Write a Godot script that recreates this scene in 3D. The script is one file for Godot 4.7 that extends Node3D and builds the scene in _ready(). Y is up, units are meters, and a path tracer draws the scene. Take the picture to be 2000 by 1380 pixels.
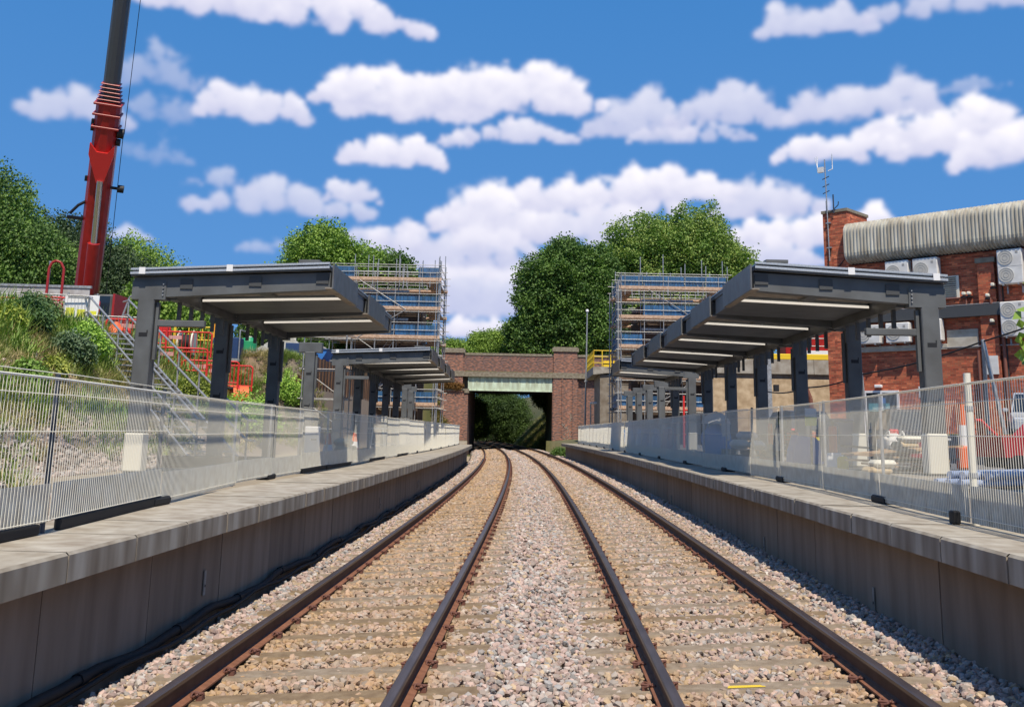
extends Node3D
# A railway station under construction: two tracks curving to a brick overbridge, platforms, canopies, scaffolds.
# Track coordinates: s metres along the line, o metres to the right of the middle between the tracks, y above rail top.
const CANT := 0.061
const LEFT_TOP := 0.75
const RIGHT_TOP := 0.86
var used := {}
var M := {}
var T := {}
var rng := RandomNumberGenerator.new()
var rough_noise := FastNoiseLite.new()

func cv(s: float) -> float: return -3.715e-4 * s * s - 1.335e-7 * s * s * s
func dcv(s: float) -> float: return -7.43e-4 * s - 4.005e-7 * s * s
func P(s: float, o: float, y: float) -> Vector3:
	var d := dcv(s)
	var n := sqrt(1.0 + d * d)
	return Vector3(cv(s) + o / n, y, -(s - o * d / n))
func turn(s: float) -> float: return -atan(dcv(s))
func frame(s: float, o: float, y: float) -> Transform3D: return Transform3D(Basis(Vector3.UP, turn(s)), P(s, o, y))

class MB:
	var v := PackedVector3Array()
	var n := PackedVector3Array()
	var c := PackedColorArray()
	var col := Color.WHITE
	var xf := Transform3D.IDENTITY
	func tri(a: Vector3, b: Vector3, d: Vector3) -> void:
		a = xf * a
		b = xf * b
		d = xf * d
		var m := (b - a).cross(d - a)
		m = m.normalized() if m.length_squared() > 0.0 else Vector3.UP
		v.append_array(PackedVector3Array([a, d, b]))
		n.append_array(PackedVector3Array([m, m, m]))
		c.append_array(PackedColorArray([col, col, col]))
	func quad(a: Vector3, b: Vector3, d: Vector3, e: Vector3) -> void:
		a = xf * a
		b = xf * b
		d = xf * d
		e = xf * e
		var m := (d - a).cross(e - b)
		m = m.normalized() if m.length_squared() > 0.0 else Vector3.UP
		v.append_array(PackedVector3Array([a, d, b, a, e, d]))
		n.append_array(PackedVector3Array([m, m, m, m, m, m]))
		c.append_array(PackedColorArray([col, col, col, col, col, col]))
	func smooth(a: Vector3, b: Vector3, d: Vector3, e: Vector3, na: Vector3, nb: Vector3, nd: Vector3, ne: Vector3) -> void:
		v.append_array(PackedVector3Array([xf * a, xf * d, xf * b, xf * a, xf * e, xf * d]))
		var q := xf.basis
		n.append_array(PackedVector3Array([q * na, q * nd, q * nb, q * na, q * ne, q * nd]))
		c.append_array(PackedColorArray([col, col, col, col, col, col]))
	# eight corners: bottom a b c d counterclockwise seen from above, top e f g h over them
	func hexa(k: Array) -> void:
		quad(k[0], k[3], k[2], k[1])
		quad(k[4], k[5], k[6], k[7])
		for i in 4:
			var j := (i + 1) % 4
			quad(k[i], k[j], k[4 + j], k[4 + i])
	func box(at: Vector3, size: Vector3) -> void:
		var h := size / 2.0
		hexa([at + Vector3(-h.x, -h.y, h.z), at + Vector3(h.x, -h.y, h.z), at + Vector3(h.x, -h.y, -h.z), at + Vector3(-h.x, -h.y, -h.z),
			at + Vector3(-h.x, h.y, h.z), at + Vector3(h.x, h.y, h.z), at + Vector3(h.x, h.y, -h.z), at + Vector3(-h.x, h.y, -h.z)])
	# box from corner to corner
	func span(a: Vector3, b: Vector3) -> void:
		box((a + b) / 2.0, (b - a).abs())
	# box with chamfered edges
	func cbox(at: Vector3, size: Vector3, k: float) -> void:
		var h := size / 2.0
		for ax in 3:
			var u := (ax + 1) % 3
			var w := (ax + 2) % 3
			for sg in [-1.0, 1.0]:
				var q: Array[Vector3] = []
				for e in [[-1, -1], [1, -1], [1, 1], [-1, 1]]:
					var x := Vector3.ZERO
					x[ax] = sg * h[ax]
					x[u] = e[0] * (h[u] - k)
					x[w] = e[1] * (h[w] - k)
					q.append(at + x)
				if sg > 0: quad(q[0], q[1], q[2], q[3])
				else: quad(q[3], q[2], q[1], q[0])
			for e in [[-1, -1], [1, -1], [1, 1], [-1, 1]]:
				var a := Vector3.ZERO
				var b := Vector3.ZERO
				a[u] = e[0] * h[u]
				a[w] = e[1] * (h[w] - k)
				b[u] = e[0] * (h[u] - k)
				b[w] = e[1] * h[w]
				var lo := Vector3.ZERO
				lo[ax] = -(h[ax] - k)
				_out(at, at + a + lo, at + b + lo, at + b - lo, at + a - lo)
		for sx in [-1.0, 1.0]:
			for sy in [-1.0, 1.0]:
				for sz in [-1.0, 1.0]:
					var a := at + Vector3(sx * h.x, sy * (h.y - k), sz * (h.z - k))
					var b := at + Vector3(sx * (h.x - k), sy * h.y, sz * (h.z - k))
					var d := at + Vector3(sx * (h.x - k), sy * (h.y - k), sz * h.z)
					if (b - a).cross(d - a).dot(a - at) > 0: tri(a, b, d)
					else: tri(a, d, b)
	func _out(mid: Vector3, a: Vector3, b: Vector3, d: Vector3, e: Vector3) -> void:
		if (d - a).cross(e - b).dot((a + d) / 2.0 - mid) > 0: quad(a, b, d, e)
		else: quad(e, d, b, a)
	func _tri_out(mid: Vector3, a: Vector3, b: Vector3, d: Vector3) -> void:
		if (b - a).cross(d - a).dot(a - mid) > 0: tri(a, b, d)
		else: tri(a, d, b)
	func tube(a: Vector3, b: Vector3, r: float, k := 6, r2 := -1.0, caps := true) -> void:
		if r2 < 0.0: r2 = r
		var w := (b - a).normalized()
		var u := w.cross(Vector3.UP if absf(w.y) < 0.95 else Vector3.RIGHT).normalized()
		var q := u.cross(w) * -1.0
		for i in k:
			var t0 := TAU * i / k
			var t1 := TAU * (i + 1) / k
			var n0 := u * cos(t0) + q * sin(t0)
			var n1 := u * cos(t1) + q * sin(t1)
			smooth(a + n0 * r, a + n1 * r, b + n1 * r2, b + n0 * r2, n0, n1, n1, n0)
			if caps:
				tri(b, b + n0 * r2, b + n1 * r2)
				tri(a, a + n1 * r, a + n0 * r)
	func path(pts: Array, r: float, k := 5) -> void:
		for i in pts.size() - 1: tube(pts[i], pts[i + 1], r, k, -1.0, i == 0 or i == pts.size() - 2)
	# polygon in the xy plane pushed from z0 to z1
	func prism(poly: PackedVector2Array, z0: float, z1: float) -> void:
		if Geometry2D.is_polygon_clockwise(poly): poly.reverse()
		var ix := Geometry2D.triangulate_polygon(poly)
		for i in range(0, ix.size(), 3):
			var a := poly[ix[i]]
			var b := poly[ix[i + 1]]
			var d := poly[ix[i + 2]]
			if (b - a).cross(d - a) < 0.0:
				var t := b
				b = d
				d = t
			tri(Vector3(a.x, a.y, z1), Vector3(b.x, b.y, z1), Vector3(d.x, d.y, z1))
			tri(Vector3(a.x, a.y, z0), Vector3(d.x, d.y, z0), Vector3(b.x, b.y, z0))
		for i in poly.size():
			var a := poly[i]
			var b := poly[(i + 1) % poly.size()]
			quad(Vector3(a.x, a.y, z0), Vector3(b.x, b.y, z0), Vector3(b.x, b.y, z1), Vector3(a.x, a.y, z1))
	# profile of (radius, height) turned about the y axis at AT
	func lathe(at: Vector3, prof: Array, k := 14) -> void:
		for i in k:
			var t0 := TAU * i / k
			var t1 := TAU * (i + 1) / k
			var d0 := Vector3(cos(t0), 0, -sin(t0))
			var d1 := Vector3(cos(t1), 0, -sin(t1))
			for j in prof.size() - 1:
				var p: Vector2 = prof[j]
				var q: Vector2 = prof[j + 1]
				var e := (q - p).normalized()
				var m0 := (d0 * e.y + Vector3.UP * -e.x).normalized()
				var m1 := (d1 * e.y + Vector3.UP * -e.x).normalized()
				smooth(at + d0 * p.x + Vector3.UP * p.y, at + d1 * p.x + Vector3.UP * p.y, at + d1 * q.x + Vector3.UP * q.y, at + d0 * q.x + Vector3.UP * q.y, m0, m1, m1, m0)
	func mesh(m: Material) -> ArrayMesh:
		var a := []
		a.resize(Mesh.ARRAY_MAX)
		a[Mesh.ARRAY_VERTEX] = v
		a[Mesh.ARRAY_NORMAL] = n
		a[Mesh.ARRAY_COLOR] = c
		var am := ArrayMesh.new()
		am.add_surface_from_arrays(Mesh.PRIMITIVE_TRIANGLES, a)
		am.surface_set_material(0, m)
		return am

func numbered(called: String) -> String:
	used[called] = used.get(called, 0) + 1
	return called if used[called] == 1 else "%s_%03d" % [called, used[called] - 1]
func tag(o: Node, label: String, category: String, group := "", kind := "") -> Node:
	if label: o.set_meta("label", label)
	if category: o.set_meta("category", category)
	if group: o.set_meta("group", group)
	if kind: o.set_meta("kind", kind)
	return o
func thing(called: String, label: String, category: String, xf := Transform3D.IDENTITY, group := "") -> Node3D:
	var o := Node3D.new()
	o.name = numbered(called)
	o.transform = xf
	add_child(o)
	tag(o, label, category, group)
	return o
func part(parent: Node, called: String, mb: MB, m: Material) -> MeshInstance3D:
	return piece(parent, called, mb.mesh(m))
func piece(parent: Node, called: String, mesh: Mesh, xf := Transform3D.IDENTITY) -> MeshInstance3D:
	var o := MeshInstance3D.new()
	o.name = called if parent != self else numbered(called)
	o.mesh = mesh
	o.transform = xf
	parent.add_child(o, true)
	return o
func copies(parent: Node, called: String, mesh: Mesh, at: Array, tint: Array) -> MultiMeshInstance3D:
	var mm := MultiMesh.new()
	mm.transform_format = MultiMesh.TRANSFORM_3D
	mm.use_colors = true
	mm.mesh = mesh
	mm.instance_count = at.size()
	for i in at.size():
		mm.set_instance_transform(i, at[i])
		mm.set_instance_color(i, tint[i])
	var o := MultiMeshInstance3D.new()
	o.multimesh = mm
	o.name = called if parent != self else numbered(called)
	parent.add_child(o, true)
	return o
func rad(x: float) -> float: return deg_to_rad(x)
func tex_noise(freq: float, lo: float, hi: float, oct := 4, size := 512, kind := FastNoiseLite.TYPE_SIMPLEX_SMOOTH, seed_ := 1, warm := 0.0) -> NoiseTexture2D:
	var f := FastNoiseLite.new()
	f.noise_type = kind
	f.frequency = freq
	f.fractal_octaves = oct
	f.seed = seed_
	var t := NoiseTexture2D.new()
	t.width = size
	t.height = size
	t.seamless = true
	t.noise = f
	var g := Gradient.new()
	g.set_color(0, Color(lo, lo * (1.0 - warm), lo * (1.0 - 2.0 * warm)))
	g.set_color(1, Color(hi, hi, hi))
	t.color_ramp = g
	return t
func mat(r: float, g: float, b: float, rough := 0.8, metal := 0.0, tex: Texture2D = null, scale_ := Vector3.ONE, bump: Texture2D = null, bump_k := 0.4) -> StandardMaterial3D:
	var m := StandardMaterial3D.new()
	m.albedo_color = Color(r, g, b).linear_to_srgb()
	m.roughness = rough
	m.metallic = metal
	m.vertex_color_use_as_albedo = true
	if tex:
		m.albedo_texture = tex
		m.uv1_triplanar = true
		m.uv1_world_triplanar = true
		m.uv1_scale = scale_
	if bump:
		m.normal_enabled = true
		m.normal_texture = bump
		m.normal_scale = bump_k
		m.uv1_triplanar = true
		m.uv1_world_triplanar = true
		m.uv1_scale = scale_
	return m
func brick_texture(w: int, h: int, cols: int, rows: int, mortar: Color, tones: Array, seed_: int) -> ImageTexture:
	var im := Image.create(w, h, false, Image.FORMAT_RGB8)
	im.fill(mortar)
	var g := RandomNumberGenerator.new()
	g.seed = seed_
	var bw := float(w) / cols
	var bh := float(h) / rows
	for r in rows:
		for c in cols + 1:
			var t: Color = tones[g.randi() % tones.size()]
			var k := g.randf_range(0.82, 1.15)
			t = Color(t.r * k, t.g * k, t.b * k)
			var x := c * bw - (bw / 2.0 if r % 2 else 0.0)
			if c == cols and r % 2 == 0: continue
			im.fill_rect(Rect2i(int(x), int(r * bh), maxi(1, int(bw - w / 180.0)), maxi(1, int(bh * 0.86))), t)
	for i in w * h / 3:
		var x := g.randi() % w
		var y := g.randi() % h
		var q := im.get_pixel(x, y)
		var k := g.randf_range(0.85, 1.12)
		im.set_pixel(x, y, Color(q.r * k, q.g * k, q.b * k))
	return ImageTexture.create_from_image(im)
func sky_picture() -> ImageTexture:
	var W := 2048
	var H := 1024
	var buf := PackedFloat32Array()
	buf.resize(W * H * 3)
	for y in H:
		var el := maxf(0.0, 90.0 - (y + 0.5) * 180.0 / H)
		var t := pow(clampf(el / 60.0, 0.0, 1.0), 0.40)
		var c := Color(0.200, 0.440, 0.860).lerp(Color(0.000, 0.145, 0.465), t)
		for x in W:
			var i := (y * W + x) * 3
			buf[i] = c.r
			buf[i + 1] = c.g
			buf[i + 2] = c.b
	var shape := FastNoiseLite.new()
	shape.noise_type = FastNoiseLite.TYPE_SIMPLEX_SMOOTH
	shape.frequency = 0.11
	shape.fractal_octaves = 5
	shape.fractal_gain = 0.55
	shape.seed = 7
	# each cloud: azimuth, elevation, half width, half height (degrees), cover, brightness
	var clouds := [[-15.69,22.56,8.26,1.71,1.00,0.90],[-20.81,22.60,5.23,1.38,0.90,0.90],[-7.78,18.19,5.51,2.34,1.00,1.00],[-2.12,18.66,5.23,2.07,1.00,1.00],[-11.63,18.38,2.20,1.38,1.00,1.00],[-2.37,16.48,4.13,0.88,0.90,0.80],[-17.28,17.14,3.25,1.38,0.95,0.90],[-9.27,15.15,2.97,1.32,1.00,1.00],[-5.62,15.99,1.05,0.55,0.80,0.80],[5.04,17.26,3.17,1.71,0.80,0.75],[9.98,17.68,3.58,1.71,0.80,0.75],[7.94,16.44,3.58,0.77,0.70,0.70],[17.45,17.49,4.13,1.71,0.85,0.80],[21.49,15.54,4.68,1.98,1.00,1.00],[16.01,15.24,3.58,0.99,1.00,0.95],[24.14,14.64,2.48,1.65,1.00,1.00],[14.93,22.06,3.31,1.38,0.80,0.85],[21.66,22.20,4.13,1.10,0.70,0.80],[-15.39,12.09,5.23,1.38,0.72,0.80],[-11.33,12.83,1.52,0.94,0.85,0.90],[-18.63,13.04,1.93,0.83,0.50,0.80],[2.40,12.88,5.23,1.87,1.00,1.00],[7.33,13.42,4.13,1.38,1.00,1.00],[-4.02,11.64,4.13,1.93,1.00,0.95],[12.10,12.59,3.03,1.65,0.90,0.85],[2.99,11.03,8.26,1.65,0.95,0.75],[-5.70,9.59,5.51,2.34,0.90,0.72],[-3.32,7.37,4.13,2.48,0.85,0.75],[-9.76,10.29,2.48,1.10,0.80,0.80],[-26.25,15.97,2.89,1.38,0.70,0.85],[-22.33,18.41,2.20,1.52,0.40,0.80],[-21.90,16.58,1.65,1.24,0.35,0.80],[-23.11,9.70,1.24,0.50,0.60,0.90],[13.95,10.73,4.13,1.43,1.00,1.00],[17.43,11.42,1.38,0.83,1.00,1.00],[12.02,9.68,3.03,1.10,0.90,0.85],[-3.85,5.51,2.48,0.99,1.00,0.95],[22.90,17.88,2.34,0.50,0.35,0.80],[-22.21,14.12,2.20,0.83,0.25,0.80],[-15.91,9.54,1.65,0.61,0.40,0.80]]
	var g := RandomNumberGenerator.new()
	g.seed = 11
	while clouds.size() < 300:
		var az := g.randf_range(-180, 180)
		var el := 3.0 + 72.0 * pow(g.randf(), 1.6)
		if az > -40.0 and az < 36.0 and el < 28.0: continue
		var r := g.randf_range(2.0, 6.5)
		var cover := g.randf_range(0.55, 1.0)
		clouds.append([az, el, r / maxf(0.3, cos(rad(el))), r * g.randf_range(0.28, 0.5), cover, g.randf_range(0.75, 1.0)])
		clouds.append([az + r * g.randf_range(-0.8, 0.8), el + r * g.randf_range(-0.15, 0.3), 0.6 * r, r * g.randf_range(0.2, 0.4), cover, g.randf_range(0.8, 1.0)])
	var pg := RandomNumberGenerator.new()
	pg.seed = 5
	for q in clouds:
		var rx: float = q[2]
		var ry: float = q[3]
		var wisp: bool = q[4] < 0.6
		# a heap of puffs on a flat base, highest in the middle
		var puffs := []
		var n := clampi(int(7.0 + 9.0 * rx / ry), 9, 64)
		var lump := pg.randf_range(-0.4, 0.4)
		for k in n:
			var u := pg.randf_range(-1.0, 1.0)
			var env := pow(maxf(0.0, 1.0 - u * u), 0.55) * (0.75 + 0.25 * sin((u + lump) * 5.0))
			var r := ry * pg.randf_range(0.30, 0.72) * (0.40 + 0.60 * env)
			var top := -0.34 * ry + env * ry * 1.62
			var foot := -0.62 * ry + r * 0.55
			var cy := lerpf(foot, maxf(top - r, foot), sqrt(pg.randf()))
			puffs.append([u * rx, cy, r])
		for k in 5: puffs.append([rx * (-0.6 + 0.3 * k), ry * (0.05 if k % 4 else -0.1), ry * (0.66 if k % 4 else 0.45)])
		var reach_y: float = ry * 1.9
		var reach_x: float = rx * 1.25
		var y0 := clampi(int((90.0 - q[1] - reach_y) / 180.0 * H), 0, H / 2 - 1)
		var y1 := clampi(int((90.0 - q[1] + reach_y) / 180.0 * H), 0, H / 2 - 1)
		var x0 := int((q[0] - reach_x + 180.0) / 360.0 * W)
		var x1 := int((q[0] + reach_x + 180.0) / 360.0 * W)
		var squeeze := maxf(0.3, cos(rad(q[1])))
		for y in range(y0, y1 + 1):
			var el := 90.0 - (y + 0.5) * 180.0 / H
			var py: float = el - q[1]
			for x in range(x0, x1 + 1):
				var az := (x + 0.5) * 360.0 / W - 180.0
				var px: float = (az - q[0]) * squeeze
				var best := -9.0
				var sum := 0.0
				var ny := 0.0
				for p in puffs:
					var dx: float = (px - p[0] * squeeze) / p[2]
					var dy: float = (py - p[1]) / p[2]
					var v := 1.0 - sqrt(dx * dx + dy * dy)
					if v < -0.6: continue
					var w := exp(5.0 * v)
					sum += w
					ny += w * clampf(dy + 0.25 * dx, -1.0, 1.0)
					best = maxf(best, v)
				if best < -0.6: continue
				var fluff := shape.get_noise_2d(az * 4.0, el * 5.5)
				var d := best + 0.12 + fluff * (1.3 if wisp else 0.62)
				if py < 0.0: d -= 1.1 * maxf(0.0, -py / ry - 0.38)
				if d <= 0.0: continue
				var edge: float = 0.9 if wisp else 0.46 + 0.6 * (1.0 - q[4])
				var a: float = clampf(d / edge, 0.0, 1.0)
				a = a * a * (3.0 - 2.0 * a) * q[4]
				ny /= sum
				var body: float = clampf((py / ry + 0.70) / 1.6, 0.0, 1.0)
				var lit: float = clampf(0.34 + 0.56 * body + 0.16 * ny + 0.26 * fluff, 0.0, 1.0) * q[5]
				var i := (y * W + posmod(x + W / 2, W)) * 3
				buf[i] = lerpf(buf[i], lerpf(0.47, 1.02, lit), a)
				buf[i + 1] = lerpf(buf[i + 1], lerpf(0.50, 0.99, lit), a)
				buf[i + 2] = lerpf(buf[i + 2], lerpf(0.76, 1.05, lit), a)
	var im := Image.create_from_data(W, H, false, Image.FORMAT_RGBF, buf.to_byte_array())
	return ImageTexture.create_from_image(im)

func set_camera_and_light() -> void:
	var cam := Camera3D.new()
	cam.name = "camera"
	cam.near = 0.1
	cam.far = 1500.0
	cam.projection = Camera3D.PROJECTION_FRUSTUM
	cam.keep_aspect = Camera3D.KEEP_HEIGHT
	cam.size = 0.1 * 1380.0 / 2000.0
	cam.frustum_offset = Vector2(0.0, -0.1 * (690.0 - 445.07) / 2000.0)
	add_child(cam)
	var right := Vector3(0.99916645, 0.02068291, -0.03519405)
	var up := Vector3(-0.01340332, 0.9805648, 0.19573715)
	var ahead := Vector3(-0.03855846, 0.19510227, -0.98002467)
	cam.transform = Transform3D(Basis(right, up, -ahead), Vector3(0.0235, 1.599, 0.0))
	cam.current = true
	var sky := PanoramaSkyMaterial.new()
	sky.panorama = sky_picture()
	var e := Environment.new()
	e.background_mode = Environment.BG_SKY
	e.sky = Sky.new()
	e.sky.sky_material = sky
	e.background_energy_multiplier = 1.0
	e.tonemap_mode = Environment.TONE_MAPPER_LINEAR
	e.tonemap_exposure = 1.02
	e.sdfgi_enabled = true
	e.ssao_enabled = true
	e.ssil_enabled = true
	var w := WorldEnvironment.new()
	w.name = "environment"
	w.environment = e
	add_child(w)
	var sun := DirectionalLight3D.new()
	sun.name = "sun"
	sun.light_energy = 1.6
	sun.light_color = Color(1.0, 0.955, 0.88)
	sun.light_angular_distance = 0.5
	sun.shadow_enabled = true
	add_child(sun)
	sun.look_at_from_position(Vector3.ZERO, -Vector3(0.13, 1.0, 0.60), Vector3.FORWARD)
func make_materials() -> void:
	T.grain = tex_noise(0.09, 0.82, 1.0, 4, 512, FastNoiseLite.TYPE_SIMPLEX_SMOOTH, 3)
	T.blotch = tex_noise(0.012, 0.78, 1.02, 5, 512, FastNoiseLite.TYPE_SIMPLEX_SMOOTH, 4, 0.05)
	T.streak = tex_noise(0.011, 0.70, 1.04, 3, 512, FastNoiseLite.TYPE_SIMPLEX_SMOOTH, 5, 0.06)
	T.soft = tex_noise(0.010, 0.84, 1.02, 4, 512, FastNoiseLite.TYPE_SIMPLEX_SMOOTH, 12, 0.02)
	T.pores = tex_noise(0.25, 0.6, 1.0, 2, 512, FastNoiseLite.TYPE_CELLULAR, 6)
	var bump := tex_noise(0.12, 0.0, 1.0, 4, 512, FastNoiseLite.TYPE_SIMPLEX_SMOOTH, 8)
	bump.color_ramp = null
	bump.as_normal_map = true
	bump.bump_strength = 5.0
	T.bump = bump
	M.cope_top = mat(0.46, 0.425, 0.355, 0.9, 0.0, T.blotch, Vector3(0.45, 0.45, 0.45))
	M.cope = mat(0.46, 0.425, 0.355, 0.9, 0.0, T.streak, Vector3(0.55, 0.10, 0.55))
	M.panel = mat(0.34, 0.275, 0.215, 0.92, 0.0, T.soft, Vector3(0.5, 0.10, 0.5))
	M.concrete = mat(0.42, 0.40, 0.36, 0.9, 0.0, T.blotch, Vector3(0.3, 0.3, 0.3))
	M.sleeper = mat(0.33, 0.265, 0.19, 0.92, 0.0, T.blotch, Vector3(0.9, 0.9, 0.9), T.bump, 0.5)
	M.rock = mat(1, 1, 1, 0.9)
	M.earth = mat(1, 1, 1, 0.95, 0.0, T.grain, Vector3(0.5, 0.5, 0.5), T.bump, 0.6)
	M.ballast_bed = mat(0.22, 0.18, 0.14, 0.95, 0.0, tex_noise(0.2, 0.30, 1.1, 3, 512, FastNoiseLite.TYPE_CELLULAR, 9), Vector3(1.3, 1.3, 1.3), T.bump, 1.0)
	M.rail_head = mat(0.085, 0.062, 0.054, 0.38, 0.25, T.blotch, Vector3(0.8, 0.8, 0.25))
	M.rail_web = mat(0.085, 0.045, 0.034, 0.7, 0.1, T.blotch, Vector3(0.8, 0.8, 0.8))
	M.rail_foot = mat(0.27, 0.115, 0.06, 0.85, 0.0, T.blotch, Vector3(1.5, 1.5, 1.5))
	M.clip = mat(0.20, 0.085, 0.06, 0.75, 0.1, T.grain, Vector3(6, 6, 6))
	M.rubber = mat(0.012, 0.012, 0.013, 0.75)
	M.wire = mat(0.90, 0.87, 0.75, 0.6, 0.0)
	M.toe = mat(0.60, 0.61, 0.57, 0.75, 0.0, T.blotch, Vector3(0.6, 0.6, 0.6))
	M.galv = mat(0.52, 0.54, 0.55, 0.45, 0.55, T.blotch, Vector3(1.2, 1.2, 1.2))
	M.post_dark = mat(0.045, 0.055, 0.075, 0.5, 0.2)
	M.steel = mat(0.128, 0.137, 0.142, 0.5, 0.0, T.soft, Vector3(0.25, 0.25, 0.25))
	M.steel_dark = mat(0.060, 0.063, 0.065, 0.6)
	M.fascia = mat(0.145, 0.154, 0.163, 0.38, 0.0, T.blotch, Vector3(0.4, 0.4, 0.4))
	M.silver = mat(0.60, 0.64, 0.68, 0.4, 0.35, T.grain, Vector3(0.6, 0.6, 0.6))
	M.soffit = mat(0.34, 0.31, 0.27, 0.75, 0.0, T.blotch, Vector3(0.7, 0.7, 0.7))
	M.white = mat(0.80, 0.80, 0.80, 0.55)
	M.cream = mat(0.72, 0.69, 0.58, 0.7)
	M.black = mat(0.012, 0.012, 0.014, 0.6)
	M.red = mat(0.50, 0.022, 0.018, 0.42, 0.0, T.blotch, Vector3(0.3, 0.3, 0.3))
	M.orange = mat(0.78, 0.14, 0.035, 0.6)
	M.yellow = mat(0.80, 0.56, 0.03, 0.5)
	M.blue = mat(0.03, 0.17, 0.50, 0.6)
	M.green = mat(0.02, 0.30, 0.12, 0.5)
	M.timber = mat(0.55, 0.38, 0.22, 0.85, 0.0, T.streak, Vector3(0.3, 2.0, 2.0))
	M.board = mat(0.66, 0.47, 0.34, 0.85, 0.0, T.blotch, Vector3(0.8, 0.8, 0.8))
	M.netting = mat(0.05, 0.20, 0.46, 0.7, 0.0, T.streak, Vector3(1.0, 0.15, 1.0))
	M.netting.transparency = BaseMaterial3D.TRANSPARENCY_ALPHA
	M.netting.albedo_color.a = 0.72
	M.bark = mat(0.15, 0.115, 0.08, 0.95, 0.0, T.streak, Vector3(1.5, 0.4, 1.5))
	M.glass = mat(0.02, 0.03, 0.045, 0.06, 0.0)
	var bt := brick_texture(512, 480, 8, 24, Color(0.56, 0.47, 0.40), [Color(0.72, 0.39, 0.27), Color(0.76, 0.43, 0.30), Color(0.66, 0.33, 0.23), Color(0.78, 0.47, 0.33)], 5)
	M.brick = mat(0.98, 0.84, 0.78, 0.9, 0.0, bt, Vector3(0.5555, 0.5555, 0.5555))
	M.brick.uv1_world_triplanar = false
	var ot := brick_texture(512, 480, 8, 24, Color(0.46, 0.40, 0.36), [Color(0.60, 0.48, 0.43), Color(0.54, 0.45, 0.43), Color(0.66, 0.49, 0.42), Color(0.47, 0.41, 0.40), Color(0.69, 0.51, 0.43)], 6)
	M.old_brick = mat(0.74, 0.68, 0.69, 0.95, 0.0, ot, Vector3(0.5555, 0.5555, 0.5555))
	M.old_brick_red = mat(0.92, 0.80, 0.75, 0.95, 0.0, ot, Vector3(0.5555, 0.5555, 0.5555))
	M.girder = mat(0.68, 0.82, 0.67, 0.7, 0.0, T.blotch, Vector3(0.35, 0.08, 0.35))
	M.stone = mat(0.30, 0.27, 0.21, 0.95, 0.0, T.blotch, Vector3(0.6, 0.6, 0.6))
	M.moss = mat(0.20, 0.20, 0.07, 0.95, 0.0, T.blotch, Vector3(1.2, 1.2, 1.2))
	var lf := mat(1, 1, 1, 0.62)
	lf.backlight_enabled = true
	lf.backlight = Color(0.50, 0.62, 0.22)
	lf.cull_mode = BaseMaterial3D.CULL_DISABLED
	M.leaf = lf
	M.teal = mat(0.10, 0.34, 0.38, 0.4)
	M.pipe_brown = mat(0.20, 0.075, 0.05, 0.6)
	M.red_dark = mat(0.34, 0.02, 0.02, 0.45)
	M.red_bright = mat(0.66, 0.03, 0.025, 0.45)
	M.hoard = mat(0.52, 0.52, 0.54, 0.7, 0.0, T.blotch, Vector3(0.3, 0.3, 0.3))
	M.lime = mat(0.74, 0.74, 0.05, 0.6)
	M.orange_yellow = mat(0.85, 0.36, 0.02, 0.5)
	M.navy = mat(0.02, 0.05, 0.14, 0.5)
	M.tan = mat(0.50, 0.38, 0.22, 0.9)
	M.olive = mat(0.16, 0.155, 0.09, 0.85, 0.0, T.blotch, Vector3(1, 1, 1))
	M.bagwhite = mat(0.74, 0.73, 0.70, 0.8, 0.0, T.grain, Vector3(2, 2, 2))
	M.pipe_blue = mat(0.30, 0.36, 0.50, 0.4)
	M.maroon = mat(0.26, 0.02, 0.04, 0.5)
	M.pink = mat(0.60, 0.30, 0.28, 0.6)
	M.blue_pale = mat(0.09, 0.27, 0.60, 0.6)
	M.lens = mat(0.55, 0.58, 0.62, 0.15, 0.2)
	M.plate = mat(0.80, 0.68, 0.05, 0.4)
	M.paint_navy = mat(0.014, 0.018, 0.04, 0.35, 0.0)
	M.paint_silver = mat(0.55, 0.57, 0.60, 0.28, 0.4)
	M.paint_black = mat(0.014, 0.015, 0.018, 0.25, 0.1)
	for k in [M.paint_navy, M.paint_black]: k.metallic_specular = 0.25
	rough_noise.noise_type = FastNoiseLite.TYPE_SIMPLEX_SMOOTH
	rough_noise.frequency = 0.09
	rough_noise.fractal_octaves = 4
	rough_noise.seed = 15

func smooth(a: float, b: float, x: float) -> float: return smoothstep(a, b, x)
func slope_foot(s: float) -> float:
	return lerpf(lerpf(-5.0, -8.9, smooth(9.5, 18.0, s)), -4.9, smooth(66.0, 70.0, s))
func slope_crest(s: float) -> float:
	return lerpf(lerpf(-14.2, -10.1, smooth(41.0, 45.0, s)), -13.0, smooth(66.0, 74.0, s))
func ground_y(o: float, s: float) -> float:
	var bump := rough_noise.get_noise_2d(o * 3.0, s * 3.0)
	if absf(o) < 3.92: return -0.75
	if s > 112.0:
		var up := clampf((absf(o) - 4.6) / 9.0, 0.0, 1.0)
		return lerpf(-0.7, 8.6, up) + bump * 0.3
	if s > 103.6: return -0.7 if absf(o) < 4.6 else 7.3
	if o < 0.0:
		var f := slope_foot(s)
		var c := slope_crest(s)
		var t := clampf((f - o) / (f - c), 0.0, 1.0)
		var y := lerpf(0.66, 4.5, t) + bump * 0.22 * smooth(0.0, 0.12, t)
		if o < c: y = 4.5 + minf(3.0, (c - o) * 0.035) + bump * 0.12
		return y
	var y := 0.80 if o < 4.6 else lerpf(0.82, 1.0, smooth(4.6, 6.4, o))
	if s > 22.0 and o > 12.2: y = 1.65
	return y + bump * 0.02
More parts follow.
